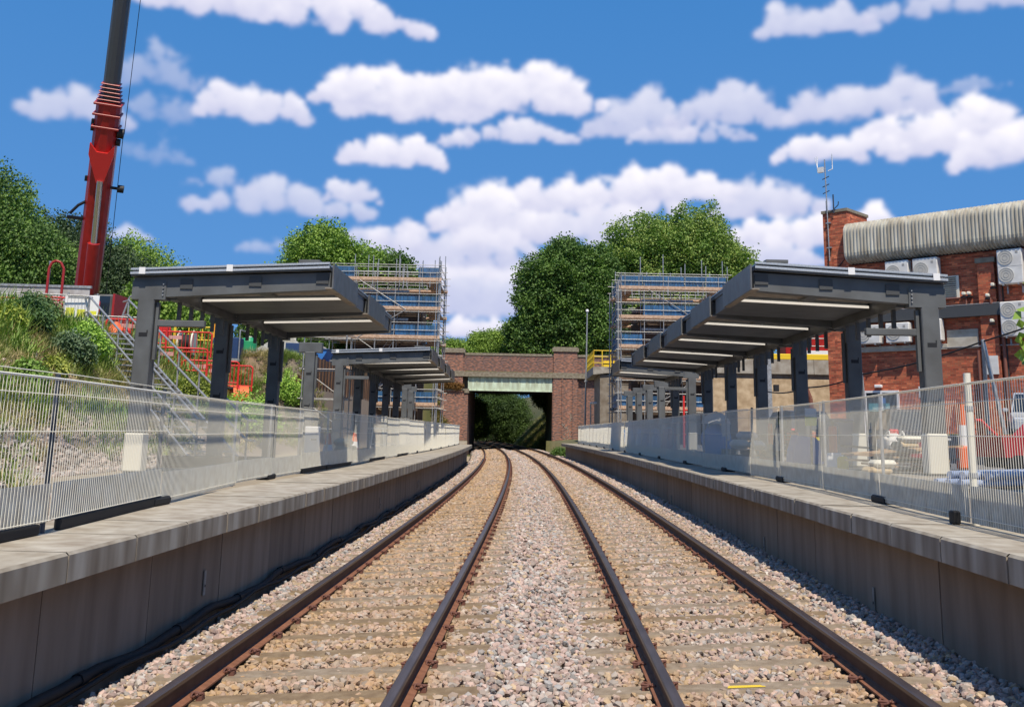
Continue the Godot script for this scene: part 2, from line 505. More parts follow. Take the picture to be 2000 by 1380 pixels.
func ground_color(o: float, s: float) -> Color:
	var k := rough_noise.get_noise_2d(o * 9.0 + 50.0, s * 9.0) * 0.5 + 0.5
	var k2 := rough_noise.get_noise_2d(o * 2.6 + 90.0, s * 2.6 - 40.0) * 0.5 + 0.5
	if absf(o) < 3.45: return Color(0.16, 0.13, 0.11)
	if s > 100.0 or (o < 0.0 and o < slope_crest(s) - 6.0): return Color(0.07, 0.10, 0.03).lerp(Color(0.20, 0.17, 0.07), k)
	if o > 0.0:
		if s > 82.0: return Color(0.09, 0.11, 0.04).lerp(Color(0.22, 0.18, 0.10), k)
		return Color(0.42, 0.36, 0.27).lerp(Color(0.30, 0.275, 0.24), k).lerp(Color(0.20, 0.195, 0.185), smooth(7.0, 9.5, o + k * 2.0))
	var f := slope_foot(s)
	if o > f + 0.1: return Color(0.46, 0.38, 0.27).lerp(Color(0.34, 0.29, 0.22), k)
	var stony := Color(0.33, 0.27, 0.225).lerp(Color(0.24, 0.19, 0.15), k)
	var soil := Color(0.34, 0.215, 0.125).lerp(Color(0.24, 0.17, 0.09), k)
	var turf := Color(0.13, 0.15, 0.045).lerp(Color(0.30, 0.25, 0.11), k)
	return stony.lerp(soil.lerp(turf, smooth(0.42, 0.62, k2)), smooth(1.0, 3.4, f - o + (k2 - 0.5) * 2.0))

func make_ground() -> void:
	var os: Array[float] = [-420, -260, -160, -100, -70, -50, -40, -32, -26, -22, -19]
	var x := -17.0
	while x < -4.2:
		os.append(x)
		x += 0.4
	os.append_array([-4.2, -4.0, -3.93, -3.9, 3.9, 3.93, 4.0, 4.2, 4.4, 4.8, 5.4, 6.0, 6.6, 7.4, 8.2, 9.2, 10.2, 11.2, 12.15, 12.25, 13.5, 15, 18, 22, 28, 36, 50, 70, 110, 180, 300, 420])
	var ss: Array[float] = [-40, -20, -8, 0, 3, 5, 6]
	x = 6.6
	while x < 48.0:
		ss.append(x)
		x += 0.6
	while x < 101.0:
		ss.append(x)
		x += 2.0
	ss.append_array([103.5, 103.7, 107, 111.9, 112.1, 116, 120, 126, 134, 144, 156, 170, 190, 220, 270, 340, 450, 600])
	var no := os.size()
	var ns := ss.size()
	var pos := PackedVector3Array()
	var colr := PackedColorArray()
	var nor := PackedVector3Array()
	for j in ns:
		for i in no:
			# far from the line the grid is square to the camera, so the offsets do not fold over in the curve
			var s := ss[j]
			var o := os[i]
			var w := smooth(60.0, 150.0, absf(o))
			pos.append(P(s, o, ground_y(o, s)).lerp(Vector3(o, ground_y(o, s), -s), w))
			colr.append(ground_color(o, s))
			var h := 0.35
			nor.append(Vector3(ground_y(o - h, s) - ground_y(o + h, s), 2.0 * h, ground_y(o, s + h) - ground_y(o, s - h)).normalized() if absf(absf(o) - 3.92) > 0.5 else Vector3.UP)
	var ix := PackedInt32Array()
	for j in ns - 1:
		for i in no - 1:
			var a := j * no + i
			ix.append_array(PackedInt32Array([a, a + no, a + 1, a + 1, a + no, a + no + 1]))
	var arr := []
	arr.resize(Mesh.ARRAY_MAX)
	arr[Mesh.ARRAY_VERTEX] = pos
	arr[Mesh.ARRAY_NORMAL] = nor
	arr[Mesh.ARRAY_COLOR] = colr
	arr[Mesh.ARRAY_INDEX] = ix
	var am := ArrayMesh.new()
	am.add_surface_from_arrays(Mesh.PRIMITIVE_TRIANGLES, arr)
	am.surface_set_material(0, M.earth)
	tag(piece(self, "ground", am), "", "", "", "structure")

func bed_y(o: float) -> float:
	var base := -0.185
	if o < -2.95: return base - CANT * 1.32 - 0.42 * (-2.95 - o)
	if o < -0.31: return base + CANT * (o + 1.63)
	if o < 0.31: return base + lerpf(CANT * 1.32, -CANT * 1.32, (o + 0.31) / 0.62)
	if o < 2.95: return base + CANT * (o - 1.63)
	return base + CANT * 1.32 - 0.10 * (o - 2.95)

func rock_mesh(seed_: int) -> ArrayMesh:
	var g := RandomNumberGenerator.new()
	g.seed = seed_
	var t := (1.0 + sqrt(5.0)) / 2.0
	var pts := []
	for q in [[-1, t, 0], [1, t, 0], [-1, -t, 0], [1, -t, 0], [0, -1, t], [0, 1, t], [0, -1, -t], [0, 1, -t], [t, 0, -1], [t, 0, 1], [-t, 0, -1], [-t, 0, 1]]:
		pts.append(Vector3(q[0], q[1], q[2]).normalized() * g.randf_range(0.72, 1.25) * Vector3(1.15, 0.72, 0.9))
	var m := MB.new()
	for f in [[0, 11, 5], [0, 5, 1], [0, 1, 7], [0, 7, 10], [0, 10, 11], [1, 5, 9], [5, 11, 4], [11, 10, 2], [10, 7, 6], [7, 1, 8], [3, 9, 4], [3, 4, 2], [3, 2, 6], [3, 6, 8], [3, 8, 9], [4, 9, 5], [2, 4, 11], [6, 2, 10], [8, 6, 7], [9, 8, 1]]:
		m.tri(pts[f[0]], pts[f[1]], pts[f[2]])
	return m.mesh(M.rock)

func stone_color(o: float, s: float) -> Color:
	var k := rng.randf()
	var c: Color
	if k < 0.42: c = Color(0.56, 0.415, 0.36)
	elif k < 0.62: c = Color(0.51, 0.425, 0.37)
	elif k < 0.78: c = Color(0.39, 0.38, 0.37)
	elif k < 0.90: c = Color(0.58, 0.44, 0.29)
	else: c = Color(0.60, 0.55, 0.50)
	var f := rng.randf_range(0.50, 1.02)
	c = Color(c.r * f, c.g * f, c.b * f)
	# rust and brake dust lie along the rails and between them
	var near := minf(minf(absf(o + 2.38), absf(o + 0.88)), minf(absf(o - 0.88), absf(o - 2.38)))
	var p := rough_noise.get_noise_2d(o * 2.0 + 7.0, s * 1.1) * 0.5 + 0.5
	var rust := clampf(exp(-near * near / 0.10) * 0.75 + (0.60 if o > -2.4 and o < -0.9 else 0.28 if o > 0.9 and o < 2.4 else 0.07) * (0.4 + 1.2 * p), 0.0, 0.9)
	if o < -2.9 or o > 2.9: rust *= 0.3
	return c.lerp(Color(0.40, 0.25, 0.115) * rng.randf_range(0.7, 1.25), rust * rng.randf_range(0.55, 1.0))

func sleeper_at(o: float, s: float) -> bool:
	if absf(absf(o) - 1.63) > 1.22: return false
	return absf(fposmod(s - 3.1 + 0.35, 0.70) - 0.35) < 0.115

func make_ballast() -> void:
	var bed := MB.new()
	var os := [-3.6, -2.95, -0.31, 0.31, 2.95, 3.6]
	var s := -6.0
	while s < 190.0:
		var d := 1.5 if s < 60.0 else 4.0
		for i in 5:
			bed.quad(P(s, os[i], bed_y(os[i]) - 0.035), P(s, os[i + 1], bed_y(os[i + 1]) - 0.035), P(s + d, os[i + 1], bed_y(os[i + 1]) - 0.035), P(s + d, os[i], bed_y(os[i]) - 0.035))
		s += d
	tag(part(self, "trackbed", bed, M.ballast_bed), "", "", "", "structure")
	var root := thing("ballast", "loose pink and grey stone ballast around both tracks", "ballast")
	root.set_meta("kind", "stuff")
	var sets := []
	var tint := []
	for i in 5:
		sets.append([])
		tint.append([])
	rng.seed = 31
	for zone in [[3.6, 12.0, 62000, 0.031], [12.0, 26.0, 62000, 0.036], [26.0, 60.0, 56000, 0.052], [60.0, 110.0, 16000, 0.085]]:
		for k in zone[2]:
			var ss := rng.randf_range(zone[0], zone[1])
			var o := rng.randf_range(-3.42, 3.46)
			var r: float = zone[3] * rng.randf_range(0.55, 1.25)
			if sleeper_at(o, ss) and rng.randf() > 0.20: continue
			var near := minf(minf(absf(o + 2.38), absf(o + 0.88)), minf(absf(o - 0.88), absf(o - 2.38)))
			if near < 0.085: continue
			if o < -3.2 and rng.randf() < 0.75: continue
			var y := bed_y(o) + rng.randf_range(-0.055, 0.012)
			if absf(absf(o) - 1.63) > 1.3: y += 0.03 * rng.randf()
			if zone[0] > 50.0: y -= 0.03
			var b := Basis.from_euler(Vector3(rng.randf_range(-0.7, 0.7), rng.randf() * TAU, rng.randf_range(-0.7, 0.7))).scaled(Vector3.ONE * r)
			var w := rng.randi() % 5
			sets[w].append(Transform3D(b, P(ss, o, y)))
			tint[w].append(stone_color(o, ss))
	for i in 5: copies(root, "stones", rock_mesh(100 + i), sets[i], tint[i])

func rail_surface(st: MB, c: float, o: float, prof: Array) -> void:
	var s := -4.0
	while s < 185.0:
		var d := 1.0 if s < 70.0 else 2.5
		for i in prof.size() - 1:
			var a: Vector2 = prof[i]
			var b: Vector2 = prof[i + 1]
			var ya := CANT * (o + a.x - c) + a.y
			var yb := CANT * (o + b.x - c) + b.y
			var e := Vector2(b.y - a.y, -(b.x - a.x)).normalized()
			var n0 := frame(s, 0, 0).basis * Vector3(e.x, e.y, 0)
			var n1 := frame(s + d, 0, 0).basis * Vector3(e.x, e.y, 0)
			st.smooth(P(s, o + a.x, ya), P(s + d, o + a.x, ya), P(s + d, o + b.x, yb), P(s, o + b.x, yb), n0, n1, n1, n0)
		s += d

func make_tracks() -> void:
	# profiles run from right to left over the top, so the normals point out
	var head := [Vector2(0.035, -0.030), Vector2(0.036, -0.008), Vector2(0.028, -0.0015), Vector2(0.0, 0.0), Vector2(-0.028, -0.0015), Vector2(-0.036, -0.008), Vector2(-0.035, -0.030)]
	var web := [Vector2(0.070, -0.159), Vector2(0.070, -0.148), Vector2(0.020, -0.136), Vector2(0.010, -0.120), Vector2(0.010, -0.050), Vector2(0.035, -0.036), Vector2(0.035, -0.030)]
	var foot := [Vector2(0.072, -0.159), Vector2(0.072, -0.147), Vector2(0.021, -0.134)]
	var clip := MB.new()
	clip.box(Vector3(0.066, 0.010, 0), Vector3(0.04, 0.04, 0.07))
	var loop := []
	for i in 13:
		var t := TAU * i / 12.0 * 0.86
		loop.append(Vector3(0.040 + 0.036 * cos(t), 0.034 + 0.010 * sin(2.0 * t), 0.048 * sin(t)))
	clip.path(loop, 0.008, 5)
	clip.tube(Vector3(0.09, 0.038, 0.0), Vector3(-0.012, 0.034, -0.05), 0.010, 5)
	var clip_mesh := clip.mesh(M.clip)
	var slab := MB.new()
	slab.cbox(Vector3(0, -0.10, 0), Vector3(2.5, 0.20, 0.262), 0.022)
	var slab_mesh := slab.mesh(M.sleeper)
	var dirty := MB.new()
	dirty.col = Color(0.84, 0.76, 0.62)
	dirty.cbox(Vector3(0, -0.10, 0), Vector3(2.5, 0.20, 0.255), 0.024)
	var dirty_mesh := dirty.mesh(M.sleeper)
	var marked := MB.new()
	marked.xf = Transform3D(Basis.IDENTITY, Vector3(-0.14, 0.004, 0.02))
	marked.quad(Vector3(-0.13, 0, 0.035), Vector3(0.15, 0, 0.03), Vector3(0.13, 0, -0.03), Vector3(-0.11, 0, -0.035))
	rng.seed = 5
	for c in [-1.63, 1.63]:
		var t := thing("railway_track", "dark rusty track beside the grassy embankment and low platform" if c < 0 else "black railed track beside the brick building and car park platform", "railway track", Transform3D.IDENTITY, "running lines through the station")
		for w in [-0.752, 0.752]:
			var o: float = c + w
			var h := MB.new()
			rail_surface(h, c, o, head)
			var r := part(t, "rail", h, M.rail_head)
			var b := MB.new()
			rail_surface(b, c, o, web)
			var mirror := []
			for q in web: mirror.push_front(Vector2(-q.x, q.y))
			rail_surface(b, c, o, mirror)
			part(r, "web", b, M.rail_web)
			var f := MB.new()
			rail_surface(f, c, o, foot)
			mirror = []
			for q in foot: mirror.push_front(Vector2(-q.x, q.y))
			rail_surface(f, c, o, mirror)
			part(r, "foot", f, M.rail_foot)
		var tilt := Basis(Vector3(0, 0, 1), CANT)
		var far := []
		var far_tint := []
		for k in 96:
			var s := 3.1 + 0.70 * k + (rng.randf_range(-0.015, 0.015))
			var at := frame(s, c, -0.168)
			at.basis = at.basis * tilt
			if k < 70:
				var sl := piece(t, "sleeper", slab_mesh if rng.randf() < 0.55 else dirty_mesh, at)
				if c > 0 and k == 7: part(sl, "paint_mark", marked, M.yellow)
			for w in [-0.752, 0.752]:
				for side in [-1.0, 1.0]:
					var q := at * Transform3D(Basis(Vector3.UP, 0.0 if side > 0 else PI), Vector3(w + side * 0.045, 0.0, 0.0))
					if k < 37: piece(t, "rail_clip", clip_mesh, q)
					else:
						far.append(q)
						far_tint.append(Color.WHITE)
		copies(t, "far_rail_clips", clip_mesh, far, far_tint).set_meta("kind", "stuff")

func slab_hexa(m: MB, s0: float, s1: float, oa: float, ob: float, y0a: float, y1a: float, y0b: float, y1b: float) -> void:
	# from s0 to s1, offset oa (bottom y0a, top y1a) to ob > oa
	m.hexa([P(s0, oa, y0a), P(s0, ob, y0b), P(s1, ob, y0b), P(s1, oa, y0a), P(s0, oa, y1a), P(s0, ob, y1b), P(s1, ob, y1b), P(s1, oa, y1a)])

func make_platform(side: float, top: float, s1: float, label: String) -> void:
	var t := thing("platform", label, "platform", Transform3D.IDENTITY, "station platforms")
	var edge := 3.14 if side < 0 else 3.15
	rng.seed = 77 if side < 0 else 78
	var back := 1.15
	var s := 2.3 if side < 0 else 2.6
	var step := 1.18
	var tones := []
	while s < s1:
		var e := minf(s + step, s1)
		var m := MB.new()
		var jig := rng.randf_range(-0.006, 0.006)
		var k := rng.randf_range(0.90, 1.06)
		m.col = Color(k, k, k * 0.99)
		var tp := MB.new()
		tp.col = m.col
		var g := 0.009
		# bevelled front edge
		var yt := top + jig * 0.5
		var fr := edge + jig
		var pf := [[fr, top - 0.195], [fr, yt - 0.02], [fr + 0.02, yt], [edge + back, yt], [edge + back, top - 0.195]]
		for i in pf.size():
			var a: Array = pf[i]
			var b: Array = pf[(i + 1) % pf.size()]
			(tp if i == 2 else m)._out(P((s + e) / 2, side * (edge + 0.6), top - 0.1), P(s + g, side * a[0], a[1]), P(s + g, side * b[0], b[1]), P(e - g, side * b[0], b[1]), P(e - g, side * a[0], a[1]))
		for q in [s + g, e - g]:
			m._out(P((s + e) / 2, side * (edge + 0.6), top - 0.1), P(q, side * fr, top - 0.195), P(q, side * fr, yt - 0.02), P(q, side * (edge + back), yt), P(q, side * (edge + back), top - 0.195))
		var both := m.mesh(M.cope)
		both.add_surface_from_arrays(Mesh.PRIMITIVE_TRIANGLES, tp.mesh(M.cope_top).surface_get_arrays(0))
		both.surface_set_material(1, M.cope_top)
		piece(t, "coping_slab", both)
		s += step
	# wall panels set back under the coping
	s = 1.2
	while s < s1 - 0.15:
		var e := minf(s + 2.05, s1 - 0.15)
		var m := MB.new()
		var k := rng.randf_range(0.82, 1.08)
		m.col = Color(k, k * 0.985, k * 0.97)
		var a := edge + 0.31 + rng.randf_range(-0.006, 0.006)
		var oa := side * a if side > 0 else side * (a + 0.16)
		slab_hexa(m, s + 0.008, e - 0.008, oa, oa + 0.16, -0.62, top - 0.197, -0.62, top - 0.197)
		part(t, "wall_panel", m, M.panel)
		s += 2.05
	var back_wall := MB.new()
	var bo := side * (edge + 0.52) if side > 0 else side * (edge + 0.60)
	s = 1.2
	while s < s1 - 0.2:
		slab_hexa(back_wall, s, minf(s + 3.0, s1 - 0.2), bo, bo + 0.08, -0.7, top - 0.198, -0.7, top - 0.198)
		s += 3.0
	part(t, "core_wall", back_wall, M.black)
	# numbered plates fixed low on the wall
	for q in ([10.9, 23.0, 31.0] if side < 0 else [11.2, 16.4, 27.0]):
		var m := MB.new()
		m.xf = frame(q, side * (edge + 0.295), 0.02 if side < 0 else -0.02)
		m.box(Vector3.ZERO, Vector3(0.012, 0.24, 0.055))
		var pl := part(t, "datum_plate", m, M.concrete)
		var d := MB.new()
		d.xf = m.xf
		d.tube(Vector3(-side * 0.006, -0.03, 0), Vector3(-side * 0.010, -0.03, 0), 0.014, 8)
		part(pl, "bolt", d, M.black)

func make_duct() -> void:
	var t := thing("cable_duct", "sagging black cable duct with collars along the platform wall foot", "cable duct")
	var m := MB.new()
	var pts := []
	var s := 2.0
	while s < 64.0:
		pts.append(P(s, -3.38 + 0.02 * sin(s * 2.1), -0.27 + 0.02 * sin(s * 1.9) + 0.012 * sin(s * 4.7)))
		s += 0.35
	m.path(pts, 0.042, 7)
	part(t, "pipe", m, M.rubber)
	for q in range(4, 40, 2):
		var c := MB.new()
		var y := -0.27 + 0.02 * sin(q * 1.9) + 0.012 * sin(q * 4.7)
		c.tube(P(q - 0.06, -3.38 + 0.02 * sin(q * 2.1), y), P(q + 0.06, -3.38 + 0.02 * sin(q * 2.1), y), 0.052, 8)
		part(t, "collar", c, M.rubber)
	var w := MB.new()
	pts = []
	s = 2.0
	while s < 60.0:
		pts.append(P(s, -3.30 + 0.03 * sin(s * 1.3 + 1.0), -0.30 + 0.02 * sin(s * 3.1)))
		s += 0.5
	w.path(pts, 0.022, 5)
	part(t, "cable", w, M.rubber)

func line_at(table: Array, s: float) -> float:
	for i in table.size() - 1:
		if s <= table[i + 1][0]: return lerpf(table[i][1], table[i + 1][1], clampf((s - table[i][0]) / (table[i + 1][0] - table[i][0]), 0.0, 1.0))
	return table[-1][1]

func make_fence(label: String, table: Array, joints: Array, top: float, high: float, dark_posts: Array, lift: Dictionary) -> void:
	var t := thing("mesh_fence", label, "fence", Transform3D.IDENTITY, "mesh fences along the platforms")
	for i in joints.size() - 1:
		var a := P(joints[i], line_at(table, joints[i]), top)
		var b := P(joints[i + 1], line_at(table, joints[i + 1]), top)
		var l: float = lift.get(i, 0.02)
		var u := (b - a).normalized()
		var side := u.cross(Vector3.UP)
		if a.x > 0: side = -side
		# SIDE points to the tracks
		var n := int(a.distance_to(b) / 0.05)
		var m := MB.new()
		var lean := side * rng.randf_range(-0.02, 0.02)
		for k in n + 1:
			var q := a.lerp(b, (k + 0.5) / (n + 1.0)) + side * 0.012
			m.tube(q + Vector3.UP * (l + 0.005), q + Vector3.UP * high + lean, 0.0027, 4, -1.0, false)
		for y in [0.05, 0.62, 0.86, 1.0]:
			m.tube(a + Vector3.UP * (y * high + l * 0.5) + lean * y + side * 0.018, b + Vector3.UP * (y * high + l * 0.5) + lean * y + side * 0.018, 0.0034, 4, -1.0, false)
		var cap := a.lerp(b, 0.5)
		m.tube(a + Vector3.UP * (high + 0.004) + lean, b + Vector3.UP * (high + 0.004) + lean, 0.011, 6)
		var p := part(t, "panel", m, M.wire)
		var d := MB.new()
		var f := u * 0.02
		var lo := Vector3.UP * l
		var hi := Vector3.UP * (0.335 + l * 0.5)
		var back := -side * 0.006
		d.hexa([a + f + lo, b - f + lo, b - f + lo + back, a + f + lo + back, a + f + hi, b - f + hi, b - f + hi + back, a + f + hi + back] if u.cross(side).y < 0 else [a + f + lo + back, b - f + lo + back, b - f + lo, a + f + lo, a + f + hi + back, b - f + hi + back, b - f + hi, a + f + hi])
		part(p, "toe_board", d, M.toe)
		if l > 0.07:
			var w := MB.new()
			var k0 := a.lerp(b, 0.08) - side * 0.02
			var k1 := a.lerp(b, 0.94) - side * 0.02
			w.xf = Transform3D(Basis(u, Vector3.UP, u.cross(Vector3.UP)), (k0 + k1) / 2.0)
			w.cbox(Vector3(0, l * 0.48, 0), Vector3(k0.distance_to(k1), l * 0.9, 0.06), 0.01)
			part(p, "shade_strip", w, M.rubber)  # black strip added to stand for the shadow under the lifted panel
	for i in joints.size():
		var a := P(joints[i], line_at(table, joints[i]), top)
		var m := MB.new()
		var dk := dark_posts.has(i)
		var off := P(joints[i], line_at(table, joints[i]) * 1.012, top) - a
		m.tube(a + off, a + off + Vector3.UP * (high + (0.05 if dk else 0.03)), 0.022 if dk else 0.02, 8)
		part(t, "post", m, M.post_dark if dk else M.galv)
		if i % 2 == 1:
			var f := MB.new()
			f.xf = Transform3D(Basis(Vector3.UP, turn(joints[i])), a + off * 1.5)
			f.cbox(Vector3(0, 0.045, 0), Vector3(0.22, 0.09, 0.5), 0.02)
			part(t, "foot", f, M.rubber)
# one steel canopy column with service slots; base at BASE, top under the beam
func add_column(t: Node, s: float, o: float, base: float, top: float, inward: float, wrapped: bool, arm: bool) -> void:
	var m := MB.new()
	m.xf = frame(s, o, base)
	var h := top - base
	m.cbox(Vector3(0, h / 2.0, 0), Vector3(0.32, h, 0.30), 0.018)
	var c := part(t, "column", m, M.steel)
	for y in [h - 0.70, h - 1.72]:
		var d := MB.new()
		d.xf = m.xf
		d.box(Vector3(0.0, y, 0.151), Vector3(0.165, 0.075, 0.006))
		d.box(Vector3(0.075, y + 0.05, 0.151), Vector3(0.022, 0.07, 0.0055))
		part(c, "service_slot", d, M.black)
	var pipe := MB.new()
	pipe.xf = m.xf
	pipe.box(Vector3(inward * 0.205, h - 0.62, 0.02), Vector3(0.055, 1.1, 0.09))
	part(c, "downpipe", pipe, M.steel)
	var fp := MB.new()
	fp.xf = m.xf
	fp.box(Vector3(0, 0.012, 0), Vector3(0.5, 0.024, 0.5))
	part(c, "base_plate", fp, M.galv)
	if wrapped:
		var w := MB.new()
		w.xf = m.xf
		w.cbox(Vector3(0, 0.42, 0.0), Vector3(0.36, 0.72, 0.34), 0.03)
		part(c, "protective_wrap", w, M.cream)
	if arm:
		var a := MB.new()
		a.xf = m.xf
		a.cbox(Vector3(inward * 0.66, h - 0.47, 0.0), Vector3(0.95, 0.125, 0.12), 0.012)
		part(c, "bracket_arm", a, M.steel)

func make_canopy(label: String, side: float, s0: float, modules: int, o_col: Array, base: float, o_front: float, wraps: Array) -> void:
	var t := thing("platform_canopy", label, "canopy", Transform3D.IDENTITY, "platform canopies under construction")
	var pitch := 4.33
	var sg := side
	var ob := absf(o_col[0]) + 0.27     # back end of the beams
	var of := absf(o_front) + 0.10
	for k in modules + 1:
		var s := s0 + 0.2 + pitch * k
		var oc := lerpf(o_col[0], o_col[1], float(k) / maxf(1.0, modules))
		ob = absf(oc) + 0.27
		add_column(t, s, oc, base, 3.98, -sg, wraps.has(k), k == 0)
		# cantilever beam, rising to the track
		var m := MB.new()
		var lo := minf(sg * ob, sg * of)
		var hi := maxf(sg * ob, sg * of)
		var yb0 := 3.97
		var yb1 := 4.38
		var yf0 := 4.21
		var yf1 := 4.54
		if sg > 0: slab_hexa(m, s - 0.13, s + 0.10, lo, hi, yf0, yf1, yb0, yb1)
		else: slab_hexa(m, s - 0.13, s + 0.10, lo, hi, yb0, yb1, yf0, yf1)
		var beam := part(t, "beam", m, M.steel)
		# deeper haunch over the column with its bolted splice
		var hn := MB.new()
		var ha := minf(sg * (ob + 0.02), sg * (ob - 0.64))
		var hb := maxf(sg * (ob + 0.02), sg * (ob - 0.64))
		slab_hexa(hn, s - 0.15, s + 0.12, ha, hb, 3.955, 4.30, 3.955, 4.30)
		part(beam, "haunch", hn, M.steel)
		var bolts := MB.new()
		for y in [4.04, 4.11, 4.18, 4.25]:
			bolts.tube(P(s - 0.15, sg * (ob - 0.59), y), P(s - 0.175, sg * (ob - 0.59), y), 0.014, 6)
		part(beam, "bolts", bolts, M.galv)
		for f in [0.27, 0.62, 0.96]:
			var o := lerpf(ob, of, f)
			var y := lerpf(4.20, 4.41, f)
			var q := MB.new()
			var a := minf(sg * (o - 0.12), sg * (o + 0.12))
			slab_hexa(q, s - 0.155, s - 0.125, a, a + 0.24, y - 0.085, y + 0.10, y - 0.085, y + 0.10)
			part(beam, "pocket", q, M.steel_dark)
		# the row of hanging studs behind the column line
		if k < modules:
			for j in 5:
				var st := MB.new()
				var ss := s + 0.55 + 0.72 * j
				st.xf = frame(ss, sg * (absf(oc) - 0.42), 3.98)
				st.box(Vector3(0, -0.17, 0), Vector3(0.07, 0.40, 0.07))
				part(t, "hanging_stud", st, M.steel)
			var eb := MB.new()
			var ea := sg * (absf(oc) - 0.42)
			slab_hexa(eb, s + 0.1, s + pitch - 0.13, ea - 0.09, ea + 0.09, 3.98, 4.28, 3.98, 4.28)
			part(t, "edge_beam", eb, M.steel)
			# cassette: pale tray, white trim, dark deep tray, mid rib
			var near := s + 0.10
			var a := minf(sg * (absf(oc) - 0.55), sg * of)
			var b := maxf(sg * (absf(oc) - 0.55), sg * of)
			var ya := 4.225 if sg > 0 else 4.13
			var yb := 4.13 if sg > 0 else 4.225
			var tr := MB.new()
			slab_hexa(tr, near, near + 1.26, a, b, ya + 0.08, ya + 0.11, yb + 0.08, yb + 0.11)
			part(t, "pale_soffit", tr, M.soffit)
			var wl := MB.new()
			slab_hexa(wl, near + 1.42, near + 1.47, a, b, ya - 0.004, ya + 0.045, yb - 0.004, yb + 0.045)
			part(t, "white_trim", wl, M.white)
			var dk := MB.new()
			slab_hexa(dk, near + 1.475, near + 3.72, a, b, ya, ya + 0.25, yb, yb + 0.25)
			part(t, "deep_soffit", dk, M.steel)
			var rb := MB.new()
			var rm := (a + b) / 2.0
			slab_hexa(rb, near, near + 1.26, rm - 0.12, rm + 0.12, (ya + yb) / 2 + 0.03, (ya + yb) / 2 + 0.079, (ya + yb) / 2 + 0.03, (ya + yb) / 2 + 0.079)
			part(t, "rib", rb, M.steel)
			# fascia plate on the track side, with its return under
			var fp := MB.new()
			var fo := sg * absf(o_front)
			slab_hexa(fp, s - 0.32, s + 2.42, minf(fo, fo + sg * 0.03), maxf(fo, fo + sg * 0.03), 4.20, 4.66, 4.20, 4.66)
			var fa := part(t, "fascia_plate", fp, M.fascia)
			var fr := MB.new()
			slab_hexa(fr, s - 0.32, s + 2.42, minf(fo + sg * 0.03, fo + sg * 0.16), maxf(fo + sg * 0.03, fo + sg * 0.16), 4.20, 4.225, 4.20, 4.225)
			part(fa, "return_flange", fr, M.soffit)
			var gd := MB.new()
			slab_hexa(gd, s + 2.5, s + pitch - 0.4, minf(fo + sg * 0.12, fo + sg * 0.2), maxf(fo + sg * 0.12, fo + sg * 0.2), 4.24, 4.60, 4.24, 4.60)
			part(t, "gutter_end", gd, M.steel)
	# roof: dark deck with bright layered edge trims
	var e0 := s0 - 0.06
	var e1 := s0 + 0.2 + pitch * modules + 0.22
	var oa := absf(o_col[0]) + 0.30
	var lo2 := minf(sg * oa, sg * (absf(o_front) + 0.10))
	var hi2 := maxf(sg * oa, sg * (absf(o_front) + 0.10))
	var yl := 4.60 if sg > 0 else 4.42
	var yr := 4.42 if sg > 0 else 4.60
	var n := modules
	# panels meet at open joints over the white trims, where a blade of sun comes through
	var cuts := [e0]
	for k in n:
		cuts.append(s0 + 0.2 + pitch * k + 0.10 + 1.12)
		cuts.append(s0 + 0.2 + pitch * k + 0.10 + 1.30)
	cuts.append(e1)
	for k in range(0, cuts.size(), 2):
		var rf := MB.new()
		slab_hexa(rf, cuts[k], cuts[k + 1], lo2, hi2, yl - 0.03, yl + 0.03, yr - 0.03, yr + 0.03)
		part(t, "roof_panel", rf, M.steel)
		var sk := MB.new()
		slab_hexa(sk, cuts[k] + 0.0, cuts[k + 1] - 0.0, lo2 + 0.03, hi2 - 0.03, yl + 0.075, yl + 0.105, yr + 0.075, yr + 0.105)
		part(t, "roof_sheet", sk, M.silver)
	var ed := MB.new()
	slab_hexa(ed, e0 - 0.03, e0, lo2, hi2, yl + 0.0, yl + 0.045, yr + 0.0, yr + 0.045)
	slab_hexa(ed, e0 - 0.02, e0 + 0.02, lo2, hi2, yl + 0.085, yl + 0.12, yr + 0.085, yr + 0.12)
	part(t, "edge_trim", ed, M.silver)
	for f in [0.06, 0.5]:
		var o := lerpf(lo2, hi2, f if sg < 0 else 1.0 - f)
		var y := lerpf(yl, yr, f if sg < 0 else 1.0 - f)
		var cl := MB.new()
		slab_hexa(cl, e0 - 0.045, e0 - 0.03, o - 0.06, o + 0.06, y - 0.005, y + 0.125, y - 0.005, y + 0.125)
		part(t, "edge_clip", cl, M.white)
	var cap := MB.new()
	var fo2 := sg * (absf(o_front) + 0.30)
	slab_hexa(cap, e0 - 0.02, e0 + 0.5, minf(fo2, fo2 + sg * 0.4), maxf(fo2, fo2 + sg * 0.4), 4.70, 4.76, 4.70, 4.76)
	part(t, "roof_hatch", cap, M.steel)

func bare_column(s: float, o: float, base: float, label: String, group: String, wrapped := false) -> void:
	var t := thing("canopy_column", label, "column", Transform3D.IDENTITY, group)
	add_column(t, s, o, base, 3.98, -signf(o), wrapped, false)
	var m := MB.new()
	m.xf = frame(s, o, 3.955)
	m.cbox(Vector3(0, 0.16, 0), Vector3(0.74, 0.32, 0.26), 0.015)
	part(t, "column_head", m, M.steel)

